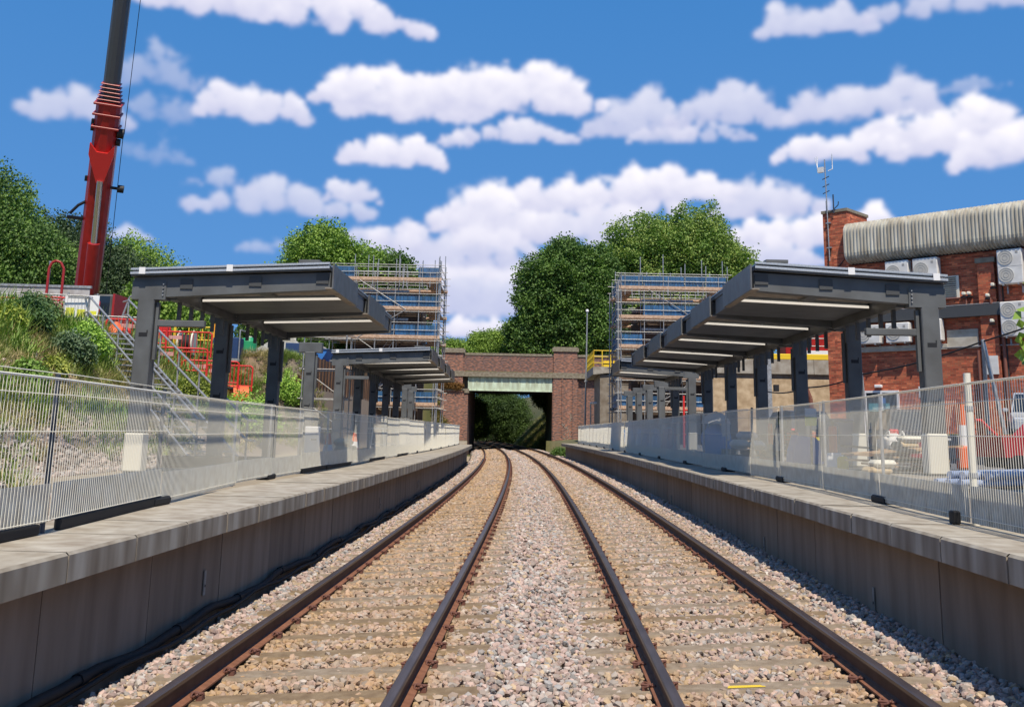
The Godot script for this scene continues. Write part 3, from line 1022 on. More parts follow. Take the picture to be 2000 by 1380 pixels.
func make_canopies() -> void:
	make_canopy("long grey steel canopy of five bays on the platform beside the brick building", 1.0, 18.5, 5, [7.0, 6.8], 0.95, 3.75, [0, 1])
	make_canopy("short single bay grey canopy beyond the five bay one", 1.0, 43.2, 1, [6.7, 6.7], 0.95, 3.62, [0])
	make_canopy("grey steel canopy of two bays standing beside the grassy embankment", -1.0, 19.4, 2, [-7.62, -7.25], 0.66, 3.98, [0])
	make_canopy("grey steel canopy of four bays in front of the brown retaining wall", -1.0, 39.4, 4, [-7.45, -7.15], 0.66, 3.88, [])
	bare_column(33.0, -7.25, 0.66, "lone grey steel column with a T head between two canopies", "")
	for k in 2: bare_column(61.4 + 4.33 * k, -7.1, 0.66, "bare grey column with a T head past the four bay canopy", "bare columns past the four bay canopy", k == 0)
	for k in 4: bare_column(52.2 + 4.33 * k, 6.72, 0.95, "bare grey column with a T head past the single bay canopy", "bare columns past the single bay canopy")

func make_bridge() -> void:
	var t := thing("railway_overbridge", "old brick overbridge with pale green steel girders across both tracks", "bridge")
	t.transform = Transform3D(Basis(Vector3.UP, 0.012), Vector3(0, 0, -103.0))
	var g := MB.new()
	# abutments
	g.span(Vector3(0.33, -1.2, 0.0), Vector3(2.9, 7.3, -12.0))
	g.span(Vector3(2.9, -1.2, -0.35), Vector3(9.5, 7.3, -12.0))
	g.span(Vector3(-11.2, -1.2, 0.0), Vector3(-8.05, 5.45, -12.0))
	g.span(Vector3(-19.0, -1.2, -0.7), Vector3(-11.2, 5.45, -12.0))
	part(t, "abutment", g, M.old_brick)
	for q in [[0.42, 2.78, 9.55, 0.0], [-10.7, -8.6, 9.25, 0.0]]:
		var m := MB.new()
		m.span(Vector3(q[0], 5.4 if q[0] < 0 else -1.2, 0.22), Vector3(q[1], q[2], -0.6))
		var pr := part(t, "pier", m, M.old_brick_red)
		var c := MB.new()
		c.span(Vector3(q[0] - 0.14, q[2] + 0.004, 0.36), Vector3(q[1] + 0.14, q[2] + 0.36, -0.72))
		c.span(Vector3(q[0] - 0.02, q[2] + 0.36, 0.24), Vector3(q[1] + 0.02, q[2] + 0.46, -0.62))
		part(pr, "cap_stone", c, M.stone)
		var b := MB.new()
		b.span(Vector3(q[0] - 0.07, 6.92, 0.30), Vector3(q[1] + 0.07, 7.46, -0.3))
		part(pr, "band_course", b, M.stone)
	# projecting strips of the abutment
	for q in [[0.33, 0.46, 0.10], [1.25, 1.36, 0.34], [2.30, 2.42, 0.34]]:
		var m := MB.new()
		m.span(Vector3(q[0], -1.0, q[2]), Vector3(q[1], 6.9, -0.1))
		part(t, "brick_strip", m, M.old_brick)
	var lp := MB.new()
	lp.span(Vector3(-11.15, -1.0, 0.12), Vector3(-8.5, 5.5, -0.3))
	lp.span(Vector3(-8.5, -1.0, 0.03), Vector3(-8.06, 5.5, -0.3))
	var low := part(t, "lower_pier", lp, M.old_brick_red)
	var ls := MB.new()
	ls.span(Vector3(-11.3, 5.5, 0.24), Vector3(-8.42, 5.72, -0.4))
	ls.span(Vector3(-8.42, 5.3, 0.16), Vector3(-7.95, 5.72, -0.4))
	part(low, "ledge_stone", ls, M.stone)
	var pp := MB.new()
	pp.span(Vector3(-8.6, 7.42, 0.04), Vector3(0.42, 9.05, -0.42))
	pp.span(Vector3(2.78, 7.42, 0.02), Vector3(9.5, 9.05, -0.42))
	pp.span(Vector3(-19.0, 7.42, 0.02), Vector3(-10.7, 8.8, -0.42))
	part(t, "parapet", pp, M.old_brick)
	var pb := MB.new()
	pb.span(Vector3(-8.6, 7.42, -11.6), Vector3(0.42, 9.05, -12.0))
	part(t, "far_parapet", pb, M.old_brick)
	var co := MB.new()
	co.span(Vector3(-8.6, 9.052, 0.10), Vector3(0.42, 9.28, -0.5))
	co.span(Vector3(2.78, 9.052, 0.10), Vector3(9.5, 9.28, -0.5))
	co.span(Vector3(-19.0, 8.802, 0.10), Vector3(-10.7, 9.0, -0.5))
	part(t, "coping", co, M.stone)
	var cr := MB.new()
	cr.span(Vector3(-8.58, 6.92, 0.34), Vector3(0.40, 7.14, -0.2))
	cr.span(Vector3(-8.58, 7.14, 0.26), Vector3(0.40, 7.416, -0.2))
	cr.span(Vector3(2.8, 6.92, 0.20), Vector3(9.5, 7.416, -0.2))
	part(t, "cornice", cr, M.stone)
	var mo := MB.new()
	rng.seed = 41
	for k in 60:
		var x := rng.randf_range(-8.5, 0.3)
		mo.cbox(Vector3(x, 7.43 + rng.randf() * 0.02, 0.16), Vector3(rng.randf_range(0.1, 0.5), 0.05, 0.18), 0.02)
	part(t, "moss", mo, M.moss).set_meta("kind", "stuff")
	# girder: plates and stiffeners
	for k in 10:
		var a := -8.05 + k * 0.836
		var m := MB.new()
		var v := 0.86 + 0.14 * rng.randf()
		m.col = Color(v, v, v * 0.98)
		m.span(Vector3(a + 0.012, 5.60, 0.02), Vector3(a + 0.824, 6.90, -0.03))
		part(t, "girder_plate", m, M.girder)
		var r := MB.new()
		r.span(Vector3(a - 0.03, 5.62, 0.09), Vector3(a + 0.03, 6.88, 0.0))
		part(t, "stiffener", r, M.girder)
	var fl := MB.new()
	fl.span(Vector3(-8.05, 5.54, 0.16), Vector3(0.33, 5.60, -0.2))
	part(t, "bottom_flange", fl, M.girder)
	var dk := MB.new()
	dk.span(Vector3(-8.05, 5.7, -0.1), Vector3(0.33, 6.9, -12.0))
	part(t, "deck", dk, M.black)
	var fw := MB.new()
	fw.span(Vector3(-8.05, 6.9, -0.3), Vector3(0.33, 7.42, -12.0))
	fw.span(Vector3(-19.0, 5.45, -0.75), Vector3(-8.05, 7.42, -11.9))
	fw.span(Vector3(0.33, 7.3, -0.3), Vector3(9.5, 7.42, -11.9))
	part(t, "roadway", fw, M.stone)
	# pale scrawls of spray paint low on the pier
	var gr := MB.new()
	for k in 9:
		var pts := []
		var x := rng.randf_range(1.3, 2.6)
		var y := rng.randf_range(0.3, 3.0)
		for j in 6:
			pts.append(Vector3(x, y, 0.226 + (0.12 if (x > 2.28 and x < 2.44) or (x > 1.23 and x < 1.38) else 0.0)))
			x = clampf(x + rng.randf_range(-0.3, 0.3), 0.6, 2.7)
			y += rng.randf_range(-0.25, 0.25)
		gr.path(pts, 0.022, 4)
	part(t, "graffiti", gr, M.concrete)
func air_unit(wall: Transform3D, x0: float, x1: float, y0: float, y1: float, fans: int, label: String, group := "wall mounted air conditioners") -> void:
	var t := thing("air_conditioner", label, "air conditioner", wall * Transform3D(Basis.IDENTITY, Vector3((x0 + x1) / 2.0, y0, 0.0)), group)
	var w := absf(x1 - x0)
	var h := y1 - y0
	var m := MB.new()
	m.cbox(Vector3(0, h / 2, 0.30), Vector3(w, h, 0.36), 0.03)
	var casing := part(t, "casing", m, M.ac_white)
	var fh := h / fans
	for k in fans:
		var r := minf(0.42 * fh, 0.30)
		var c := Vector3(-w * 0.16, fh * (k + 0.5), 0.481)
		var f := MB.new()
		f.tube(c, c + Vector3(0, 0, 0.014), r, 24)
		var disc := part(t, "fan_grille", f, M.ac_grey)
		var rings := MB.new()
		for q in [0.33, 0.66, 0.98]:
			var pts := []
			for i in 25: pts.append(c + Vector3(cos(TAU * i / 24.0) * r * q, sin(TAU * i / 24.0) * r * q, 0.018))
			rings.path(pts, 0.006, 4)
		part(disc, "guard_rings", rings, M.ac_rings)
		if k > 0:
			var l := MB.new()
			l.box(Vector3(0, fh * k, 0.482), Vector3(w * 0.98, 0.012, 0.004))
			part(casing, "seam", l, M.ac_rings)
	var b := MB.new()
	b.box(Vector3(w * 0.30, h * 0.80 if fans == 1 else h * 0.90, 0.483), Vector3(0.10, 0.10, 0.006))
	part(casing, "badge", b, M.ac_rings)
	for x in [-0.3, 0.3]:
		var g := MB.new()
		g.box(Vector3(x * w, -0.03, 0.25), Vector3(0.05, 0.055, 0.5))
		g.box(Vector3(x * w, -0.18, 0.03), Vector3(0.05, 0.30, 0.05))
		part(t, "bracket", g, M.galv)

func make_building() -> void:
	M.ac_white = mat(0.84, 0.84, 0.81, 0.5, 0.0, T.soft, Vector3(0.3, 0.3, 0.3))
	M.ac_grey = mat(0.50, 0.48, 0.43, 0.6)
	M.ac_rings = mat(0.34, 0.33, 0.31, 0.6)
	M.sheeting = mat(0.66, 0.655, 0.58, 0.75, 0.0, T.streak, Vector3(0.5, 0.10, 0.5))
	M.pale_panel = mat(0.56, 0.53, 0.45, 0.85, 0.0, T.blotch, Vector3(0.4, 0.4, 0.4))
	var wall := Transform3D(Basis(Vector3.UP, rad(-43.0)), Vector3(17.787, 0.0, -40.0))
	var t := thing("office_building", "red brick building with pale ribbed roof cladding behind the car park", "building", wall)
	# walls; local x runs to the camera's right along the front, z points out of it
	var m := MB.new()
	m.span(Vector3(-7.35, 0.6, 0.0), Vector3(14.0, 9.3, -9.0))
	part(t, "brick_wall", m, M.brick)
	var tw := MB.new()
	tw.span(Vector3(-7.55, 0.6, 0.32), Vector3(-6.42, 11.35, -1.6))
	var tower := part(t, "stair_tower", tw, M.brick)
	var tc := MB.new()
	tc.span(Vector3(-7.60, 11.352, 0.37), Vector3(-6.37, 11.48, -1.65))
	part(tower, "capping", tc, M.stone)
	var rf := MB.new()
	rf.hexa([Vector3(-6.4, 10.2, -0.4), Vector3(14, 10.2, -0.4), Vector3(14, 10.2, -9), Vector3(-6.4, 10.2, -9), Vector3(-6.4, 10.62, -0.4), Vector3(14, 10.62, -0.4), Vector3(14, 10.62, -9), Vector3(-6.4, 10.62, -9)])
	part(t, "flat_roof", rf, M.stone)
	# ribbed cladding with rounded top and foot
	var prof := []
	for i in 6:
		var a := PI / 2.0 * i / 5.0
		prof.append(Vector2(0.06 + 0.62 * sin(a), 9.42 - 0.42 * cos(a)))
	for i in 8:
		var a := PI / 2.0 * i / 7.0
		prof.append(Vector2(0.18 + 0.50 * cos(a), 10.34 + 0.45 * sin(a)))
	prof.append(Vector2(-0.5, 10.76))
	var ch := MB.new()
	var x := -6.40
	var pitch := 0.15
	while x < 13.5:
		var k := rng.randf_range(0.86, 1.04)
		ch.col = Color(k, k, k * 0.98)
		for q in [[0.0, 0.045, 0.0, 0.0], [0.045, 0.065, 0.0, 0.045], [0.065, 0.13, 0.045, 0.045], [0.13, 0.15, 0.045, 0.0]]:
			for i in prof.size() - 1:
				var a: Vector2 = prof[i]
				var b: Vector2 = prof[i + 1]
				var na := Vector2(cos(0.0), 0)
				var d0 := (prof[mini(i + 1, prof.size() - 1)] - prof[maxi(i - 1, 0)] as Vector2).orthogonal().normalized() * -1.0
				var d1 := (prof[mini(i + 2, prof.size() - 1)] - prof[i] as Vector2).orthogonal().normalized() * -1.0
				var p0: Vector2 = a + d0 * q[2]
				var p1: Vector2 = a + d0 * q[3]
				var p2: Vector2 = b + d1 * q[3]
				var p3: Vector2 = b + d1 * q[2]
				ch.quad(Vector3(x + q[0], p0.y, p0.x), Vector3(x + q[1], p1.y, p1.x), Vector3(x + q[1], p2.y, p2.x), Vector3(x + q[0], p3.y, p3.x))
		x += pitch
	var clad := part(t, "ribbed_cladding", ch, M.sheeting)
	var ec := MB.new()
	var pf := PackedVector2Array([Vector2(-0.5, 9.0)])
	for q in prof: pf.append(q)
	ec.xf = Transform3D(Basis(Vector3.UP, -PI / 2.0), Vector3.ZERO)
	ec.prism(pf, 6.39, 6.43)
	part(clad, "end_sheet", ec, M.sheeting)
	var sf := MB.new()
	sf.span(Vector3(-6.4, 8.98, 0.0), Vector3(13.5, 9.01, 0.10))
	part(clad, "drip_strip", sf, M.black)
	# pilaster, pipes, bands and panels of the front
	for q in [[-1.09, -0.45, 0.6, 8.50], [4.6, 5.3, 0.6, 8.5]]:
		var a := MB.new()
		a.span(Vector3(q[0], q[2], 0.002), Vector3(q[1], q[3], 0.22))
		var pil := part(t, "pilaster", a, M.brick)
		var b := MB.new()
		b.span(Vector3(q[0] - 0.05, q[3] + 0.002, 0.0), Vector3(q[1] + 0.05, q[3] + 0.2, 0.27))
		part(pil, "cap", b, M.stone)
	for q in [[-0.30, 0.07, 1.0, 8.7], [-1.28, 0.06, 1.0, 5.1]]:
		var a := MB.new()
		a.tube(Vector3(q[0], q[2], 0.14), Vector3(q[0], q[3], 0.14), q[1], 8)
		part(t, "drain_pipe", a, M.pipe_brown)
	var vd := MB.new()
	vd.span(Vector3(-0.40, 1.0, 0.003), Vector3(-0.22, 8.8, 0.05))
	part(t, "dark_void_strip", vd, M.steel_dark)  # plain dark strip for the void behind the drain pipe
	var bd := MB.new()
	bd.span(Vector3(-6.3, 6.42, 0.003), Vector3(-0.27, 6.86, 0.34))
	part(t, "dark_service_band", bd, M.steel_dark)
	var rail := MB.new()
	rail.tube(Vector3(-6.3, 6.89, 0.30), Vector3(-0.3, 6.89, 0.30), 0.02, 6)
	rail.tube(Vector3(-6.3, 5.26, 0.10), Vector3(0.6, 5.26, 0.10), 0.03, 6)
	part(t, "conduit", rail, M.galv)
	var lv := MB.new()
	lv.span(Vector3(-2.95, 7.22, 0.003), Vector3(-1.90, 8.13, 0.04))
	var louvre := part(t, "louvre", lv, M.cream)
	for k in 10:
		var s := MB.new()
		s.xf = Transform3D(Basis(Vector3.RIGHT, 0.6), Vector3(-2.46, 7.30 + 0.085 * k, 0.055))
		s.box(Vector3.ZERO, Vector3(0.92, 0.012, 0.075))
		part(louvre, "slat", s, M.steel)
	for q in [[-2.49, -1.27, 5.2, 5.95], [-6.2, -2.49, 5.2, 5.42]]:
		var a := MB.new()
		a.span(Vector3(q[0], q[2], 0.003), Vector3(q[1], q[3], 0.07 if q[3] > 5.5 else 0.12))
		part(t, "concrete_panel", a, M.pale_panel)
	# entrance window under a small light
	var wn := MB.new()
	wn.span(Vector3(-6.05, 1.05, 0.002), Vector3(-4.70, 3.52, 0.012))
	var win := part(t, "window", wn, M.glass)
	for q in [[-6.14, 1.05, -6.04, 3.60], [-4.71, 1.05, -4.62, 3.60], [-6.04, 3.51, -4.71, 3.60], [-5.40, 1.05, -5.33, 3.51]]:
		var a := MB.new()
		a.span(Vector3(q[0], q[1], 0.002), Vector3(q[2], q[3], 0.07))
		part(win, "frame", a, M.white)
	for q in [[-5.95, 2.75, -5.05, 3.08, M.teal], [-5.48, 2.85, -5.22, 3.30, M.blue]]:
		var a := MB.new()
		a.span(Vector3(q[0], q[1], 0.013), Vector3(q[2], q[3], 0.018))
		part(win, "window_poster", a, q[4])
	var lt := MB.new()
	lt.cbox(Vector3(-5.45, 3.78, 0.10), Vector3(0.30, 0.12, 0.16), 0.02)
	part(t, "light_fitting", lt, M.white)
	var gb := MB.new()
	gb.span(Vector3(-1.01, 4.15, 0.223), Vector3(-0.52, 4.86, 0.27))
	part(t, "meter_cabinet", gb, M.ac_white)
	for q in [[-1.70, 7.36, 0.06], [-1.50, 7.36, 0.06], [-0.72, 7.20, 0.06], [-0.50, 7.60, 0.05], [-0.62, 6.20, 0.07]]:
		var a := MB.new()
		a.cbox(Vector3(q[0], q[1], 0.30 if q[0] > -1.2 else 0.12), Vector3(0.14, 0.13, 0.2), 0.03)
		var lamp := part(t, "security_light", a, M.cream)
		var b := MB.new()
		b.box(Vector3(q[0], q[1] - 0.13, 0.27 if q[0] > -1.2 else 0.09), Vector3(0.20, 0.05, 0.18))
		part(lamp, "hood", b, M.black)
	var br := MB.new()
	br.path([Vector3(-1.62, 6.88, 0.15), Vector3(-1.62, 7.2, 0.1), Vector3(-2.9, 7.2, 0.1)], 0.035, 6)
	br.path([Vector3(-0.62, 6.88, 0.32), Vector3(-0.62, 7.1, 0.32)], 0.04, 6)
	part(t, "pipework", br, M.pipe_brown)
	air_unit(wall, -4.74, -3.75, 7.93, 8.90, 1, "single fan white air conditioner under the cladding, next to the stair tower")
	air_unit(wall, -3.57, -2.54, 7.93, 8.90, 1, "single fan white air conditioner under the cladding, next to the louvre")
	air_unit(wall, -0.23, 0.70, 7.56, 8.90, 2, "upper twin fan white air conditioner beside the brick pilaster")
	air_unit(wall, -0.25, 0.68, 5.55, 6.88, 2, "lower twin fan white air conditioner beside the brick pilaster")
	air_unit(wall, -4.85, -3.85, 5.52, 6.33, 1, "white air conditioner below the service band, seen between canopy columns")
	air_unit(wall, -3.60, -2.55, 5.52, 6.40, 1, "white air conditioner below the service band, behind the end canopy column")
	air_unit(wall, -6.20, -5.10, 5.52, 6.30, 1, "white air conditioner below the service band, close to the stair tower")
	# signs
	var sg := thing("warning_sign", "white wall sign with a yellow warning triangle and bar", "sign", wall * Transform3D(Basis.IDENTITY, Vector3(-3.58, 3.30, 0.0)))
	var a := MB.new()
	a.span(Vector3(-0.21, 0, 0.003), Vector3(0.21, 0.45, 0.015))
	part(sg, "plate", a, M.white)
	a = MB.new()
	a.prism(PackedVector2Array([Vector2(-0.08, 0.20), Vector2(0.08, 0.20), Vector2(0.0, 0.38)]), 0.016, 0.018)
	a.span(Vector3(-0.10, 0.06, 0.016), Vector3(0.10, 0.16, 0.018))
	part(sg, "yellow_print", a, M.yellow)
	a = MB.new()
	a.prism(PackedVector2Array([Vector2(-0.015, 0.23), Vector2(0.015, 0.23), Vector2(0.0, 0.33)]), 0.0185, 0.0195)
	part(sg, "black_print", a, M.black)
	sg = thing("round_sign", "small round yellow sign on the brickwork above the warning sign", "sign", wall * Transform3D(Basis.IDENTITY, Vector3(-3.50, 3.95, 0.0)))
	a = MB.new()
	a.tube(Vector3(0, 0, 0.003), Vector3(0, 0, 0.02), 0.15, 20)
	part(sg, "plate", a, M.yellow)
	a = MB.new()
	a.tube(Vector3(0, 0, 0.0205), Vector3(0, 0, 0.0225), 0.06, 16)
	part(sg, "emblem", a, M.moss)
	make_mast(wall)

func make_mast(wall: Transform3D) -> void:
	var t := thing("radio_mast", "thin radio mast with small aerials clamped to the brick stair tower", "antenna", wall * Transform3D(Basis.IDENTITY, Vector3(-7.25, 9.2, 0.40)))
	var m := MB.new()
	m.tube(Vector3(0, 0, 0), Vector3(-0.06, 4.6, 0), 0.028, 7)
	part(t, "pole", m, M.galv)
	m = MB.new()
	for y in [0.6, 1.7]: m.box(Vector3(0, y, -0.02), Vector3(0.22, 0.05, 0.10))
	part(t, "clamp", m, M.galv)
	for q in [[0.28, 2.1, 0.85, 0.03], [-0.05, 2.2, 0.5, 0.03]]:
		m = MB.new()
		m.tube(Vector3(q[0], q[1], 0), Vector3(q[0], q[1] + q[2], 0), q[3], 6)
		m.tube(Vector3(0, q[1] + 0.1, 0), Vector3(q[0], q[1] + 0.1, 0), 0.015, 5)
		part(t, "rod_aerial", m, M.post_dark)
	m = MB.new()
	m.path([Vector3(-0.02, 2.15, 0), Vector3(0.25, 2.25, 0), Vector3(0.5, 2.45, 0), Vector3(0.52, 2.6, 0)], 0.022, 5)
	part(t, "side_arm", m, M.post_dark)
	for y in [3.05, 3.35, 3.7]:
		m = MB.new()
		m.tube(Vector3(-0.2, y, 0), Vector3(0.12, y + 0.1, 0), 0.022, 5)
		part(t, "cross_arm", m, M.post_dark)
	m = MB.new()
	m.box(Vector3(-0.26, 4.15, 0), Vector3(0.26, 0.24, 0.12))
	part(t, "radio_box", m, M.ac_white)
	for x in [-0.42, 0.30]:
		m = MB.new()
		m.path([Vector3(x * 0.3, 4.05, 0), Vector3(x, 4.1, 0), Vector3(x, 4.8, 0)], 0.022, 5)
		m.tube(Vector3(x, 4.25, 0), Vector3(x * 1.15, 4.75, 0.08), 0.015, 5)
		part(t, "fork_aerial", m, M.white)
	m = MB.new()
	m.path([Vector3(0.02, 0.6, 0), Vector3(0.05, 0.3, -0.02), Vector3(-0.1, 0.0, -0.03), Vector3(-0.05, -0.35, -0.03), Vector3(0.2, -0.5, -0.05), Vector3(0.55, -0.1, -0.05), Vector3(0.8, 0.15, -0.06)], 0.018, 5)
	part(t, "looped_cable", m, M.black)

# tube scaffold; LOCAL x to the camera's right, z towards the camera
func make_scaffold(label: String, at: Transform3D, wide: float, deep: float, decks: Array, high: float, skirt: Array, core_top: float) -> void:
	var t := thing("scaffold_tower", label, "scaffolding", at, "scaffold towers round the lift shafts")
	rng.seed = int(wide * 100.0)
	var n := 6
	for i in n:
		for z in [0.0, -0.9, -deep + 0.9, -deep]:
			if z < -1.0 and (i > 0 and i < n - 1 and z != -deep): continue
			var x := wide * i / (n - 1.0) + rng.randf_range(-0.12, 0.12)
			var m := MB.new()
			m.tube(Vector3(x, 0, z), Vector3(x + rng.randf_range(-0.03, 0.03), high + rng.randf_range(-1.5, 0.5), z), 0.032, 6)
			part(t, "standard", m, M.galv)
	for k in 34:
		var m := MB.new()
		var x := rng.randf_range(0.0, wide) if k % 4 else rng.randf_range(-0.3, 0.1) + (wide + 0.1 if at.origin.x < 0 else 0.0)
		var z: float = [0.04, -0.86, -deep][k % 3]
		var y: float = decks[0] - 0.4 if k % 4 else 0.0
		m.tube(Vector3(x, y, z), Vector3(x, high - rng.randf_range(0.5, 1.7), z), 0.030, 6)
		part(t, "standard", m, M.galv)
	var prev: float = decks[0] + 2.0
	for j in decks.size():
		var y: float = decks[j]
		for z in [-0.45, -deep + 0.45]:
			var d := MB.new()
			d.box(Vector3(wide / 2, y, z), Vector3(wide + 0.3, 0.045, 1.0))
			var dk := part(t, "deck", d, M.board)
			var tb := MB.new()
			tb.box(Vector3(wide / 2, y + 0.125, z + 0.5 * signf(z + deep / 2)), Vector3(wide + 0.35, 0.20, 0.035))
			part(dk, "toe_board", tb, M.board)
		for x in [0.45, wide - 0.45]:
			var d := MB.new()
			d.box(Vector3(x, y - 0.004, -deep / 2), Vector3(0.9, 0.04, deep - 2.0))
			part(t, "deck", d, M.board)
		for z in [0.05, -0.95, -deep / 2, -deep - 0.05]:
			var m := MB.new()
			for q in [0.55, 1.05, -0.12]: m.tube(Vector3(-0.35, y + q, z), Vector3(wide + 0.35, y + q, z), 0.025, 5)
			part(t, "ledger", m, M.galv)
		for x in [-0.04, wide + 0.04]:
			var m := MB.new()
			for q in [0.55, 1.05, -0.12]: m.tube(Vector3(x, y + q, 0.35), Vector3(x, y + q, -deep - 0.35), 0.025, 5)
			part(t, "transom", m, M.galv)
		# blue brick guards hung on the rails
		for k in 5:
			if skirt[j][k] == 0: continue
			for z in [-0.02]:
				var m := MB.new()
				var f := rng.randf_range(0.7, 1.25)
				m.col = Color(f, f, f)
				m.box(Vector3(wide * (k + 0.5) / 5.0, y + 0.56, z), Vector3(wide / 5.0 - 0.05, 0.66, 0.012))
				part(t, "guard_sheet", m, M.netting)
		for x in [0.03]:
			var m := MB.new()
			m.box(Vector3(x, y + 0.62, -deep / 2), Vector3(0.012, 0.85, deep - 0.3))
			part(t, "guard_sheet", m, M.netting)
		if j > 0:
			var m := MB.new()
			var up: float = decks[j - 1]
			var flip := j % 2 == 0
			m.tube(Vector3(wide * (0.25 if flip else 0.7), y, 0.08), Vector3(wide * (0.7 if flip else 0.25), up, 0.08), 0.026, 5)
			m.tube(Vector3(-0.02, y, -0.1 if flip else -deep), Vector3(-0.02, up, -deep if flip else -0.1), 0.026, 5)
			part(t, "diagonal_brace", m, M.galv)
	# the half built lift shaft inside
	var c := MB.new()
	c.box(Vector3(wide / 2, core_top / 2, -deep / 2), Vector3(wide - 2.4, core_top, deep - 2.3))
	var core := part(t, "lift_shaft", c, M.shaft)
	for y in decks:
		if y + 0.9 > core_top: continue
		var b := MB.new()
		b.box(Vector3(wide / 2 - 0.3, y + 1.35, -1.12), Vector3(wide * 0.5, 0.16, 0.10))
		part(core, "steel_beam", b, M.galv)
	var ld := MB.new()
	for j in range(1, decks.size()):
		var y: float = decks[j]
		var up: float = decks[j - 1]
		for q in [0.0, 0.38]: ld.tube(Vector3(wide * 0.35 + q, y, -0.6), Vector3(wide * 0.62 + q, up + 0.9, -0.6), 0.02, 5)
		for k in 7: ld.tube(Vector3(wide * lerpf(0.35, 0.62, k / 7.0), lerpf(y, up + 0.9, k / 7.0), -0.6), Vector3(wide * lerpf(0.35, 0.62, k / 7.0) + 0.38, lerpf(y, up + 0.9, k / 7.0), -0.6), 0.014, 4)
	part(t, "ladders", ld, M.galv)

func make_scaffolds() -> void:
	M.shaft = mat(0.10, 0.075, 0.06, 0.95, 0.0, T.blotch, Vector3(0.4, 0.4, 0.4))
	M.pipe_brown = mat(0.20, 0.075, 0.05, 0.6)
	var full := [1, 1, 1, 1, 1]
	make_scaffold("tall scaffold tower with pale blue guards beside the overbridge, past the four bay canopy", Transform3D(Basis(Vector3.UP, 0.03), Vector3(-14.2, 0.5, -66.0)), 6.9, 6.0, [10.65, 8.75, 6.88, 4.80, 2.6], 12.9, [[1, 0, 0, 0, 1], full, [0, 1, 1, 1, 1], [0, 1, 0, 1, 0], [1, 0, 1, 1, 1]], 9.9)
	make_scaffold("scaffold tower with deep blue guards in front of the big leafy trees", Transform3D(Basis(Vector3.UP, 0.03), Vector3(4.75, 0.8, -68.0)), 7.0, 6.5, [10.3, 8.35, 6.4, 4.4, 2.4], 12.2, [[1, 1, 1, 1, 1], [0, 1, 1, 1, 0], [1, 0, 0, 1, 0], [1, 0, 1, 0, 0], [1, 1, 0, 1, 1]], 9.3)
	# low scaffold bay beside the retaining wall
	var t := thing("scaffold_bay", "low galvanised scaffold bay standing against the brown retaining wall", "scaffolding", Transform3D(Basis(Vector3.UP, 0.03), Vector3(-10.1, 0.66, -42.0)))
	for x in [0.0, 1.75]:
		for z in [0.0, -1.3]:
			var m := MB.new()
			m.tube(Vector3(x, 0, z), Vector3(x, 5.6, z), 0.028, 6)
			part(t, "standard", m, M.galv)
	for y in [0.9, 2.1, 3.3, 4.6]:
		var m := MB.new()
		for z in [0.0, -1.3]: m.tube(Vector3(-0.15, y, z), Vector3(1.9, y, z), 0.024, 5)
		for x in [0.0, 1.75]: m.tube(Vector3(x, y + 0.06, 0.15), Vector3(x, y + 0.06, -1.45), 0.024, 5)
		part(t, "ledger", m, M.galv)
	for q in [[0.9, 2.1], [2.1, 3.3]]:
		var m := MB.new()
		m.tube(Vector3(0, q[1], 0.03), Vector3(1.75, q[0], 0.03), 0.022, 5)
		part(t, "diagonal_brace", m, M.galv)
	var d := MB.new()
	d.box(Vector3(0.9, 4.70, -0.65), Vector3(2.2, 0.045, 1.3))
	d.box(Vector3(0.9, 4.85, 0.03), Vector3(2.2, 0.2, 0.035))
	part(t, "deck", d, M.board)

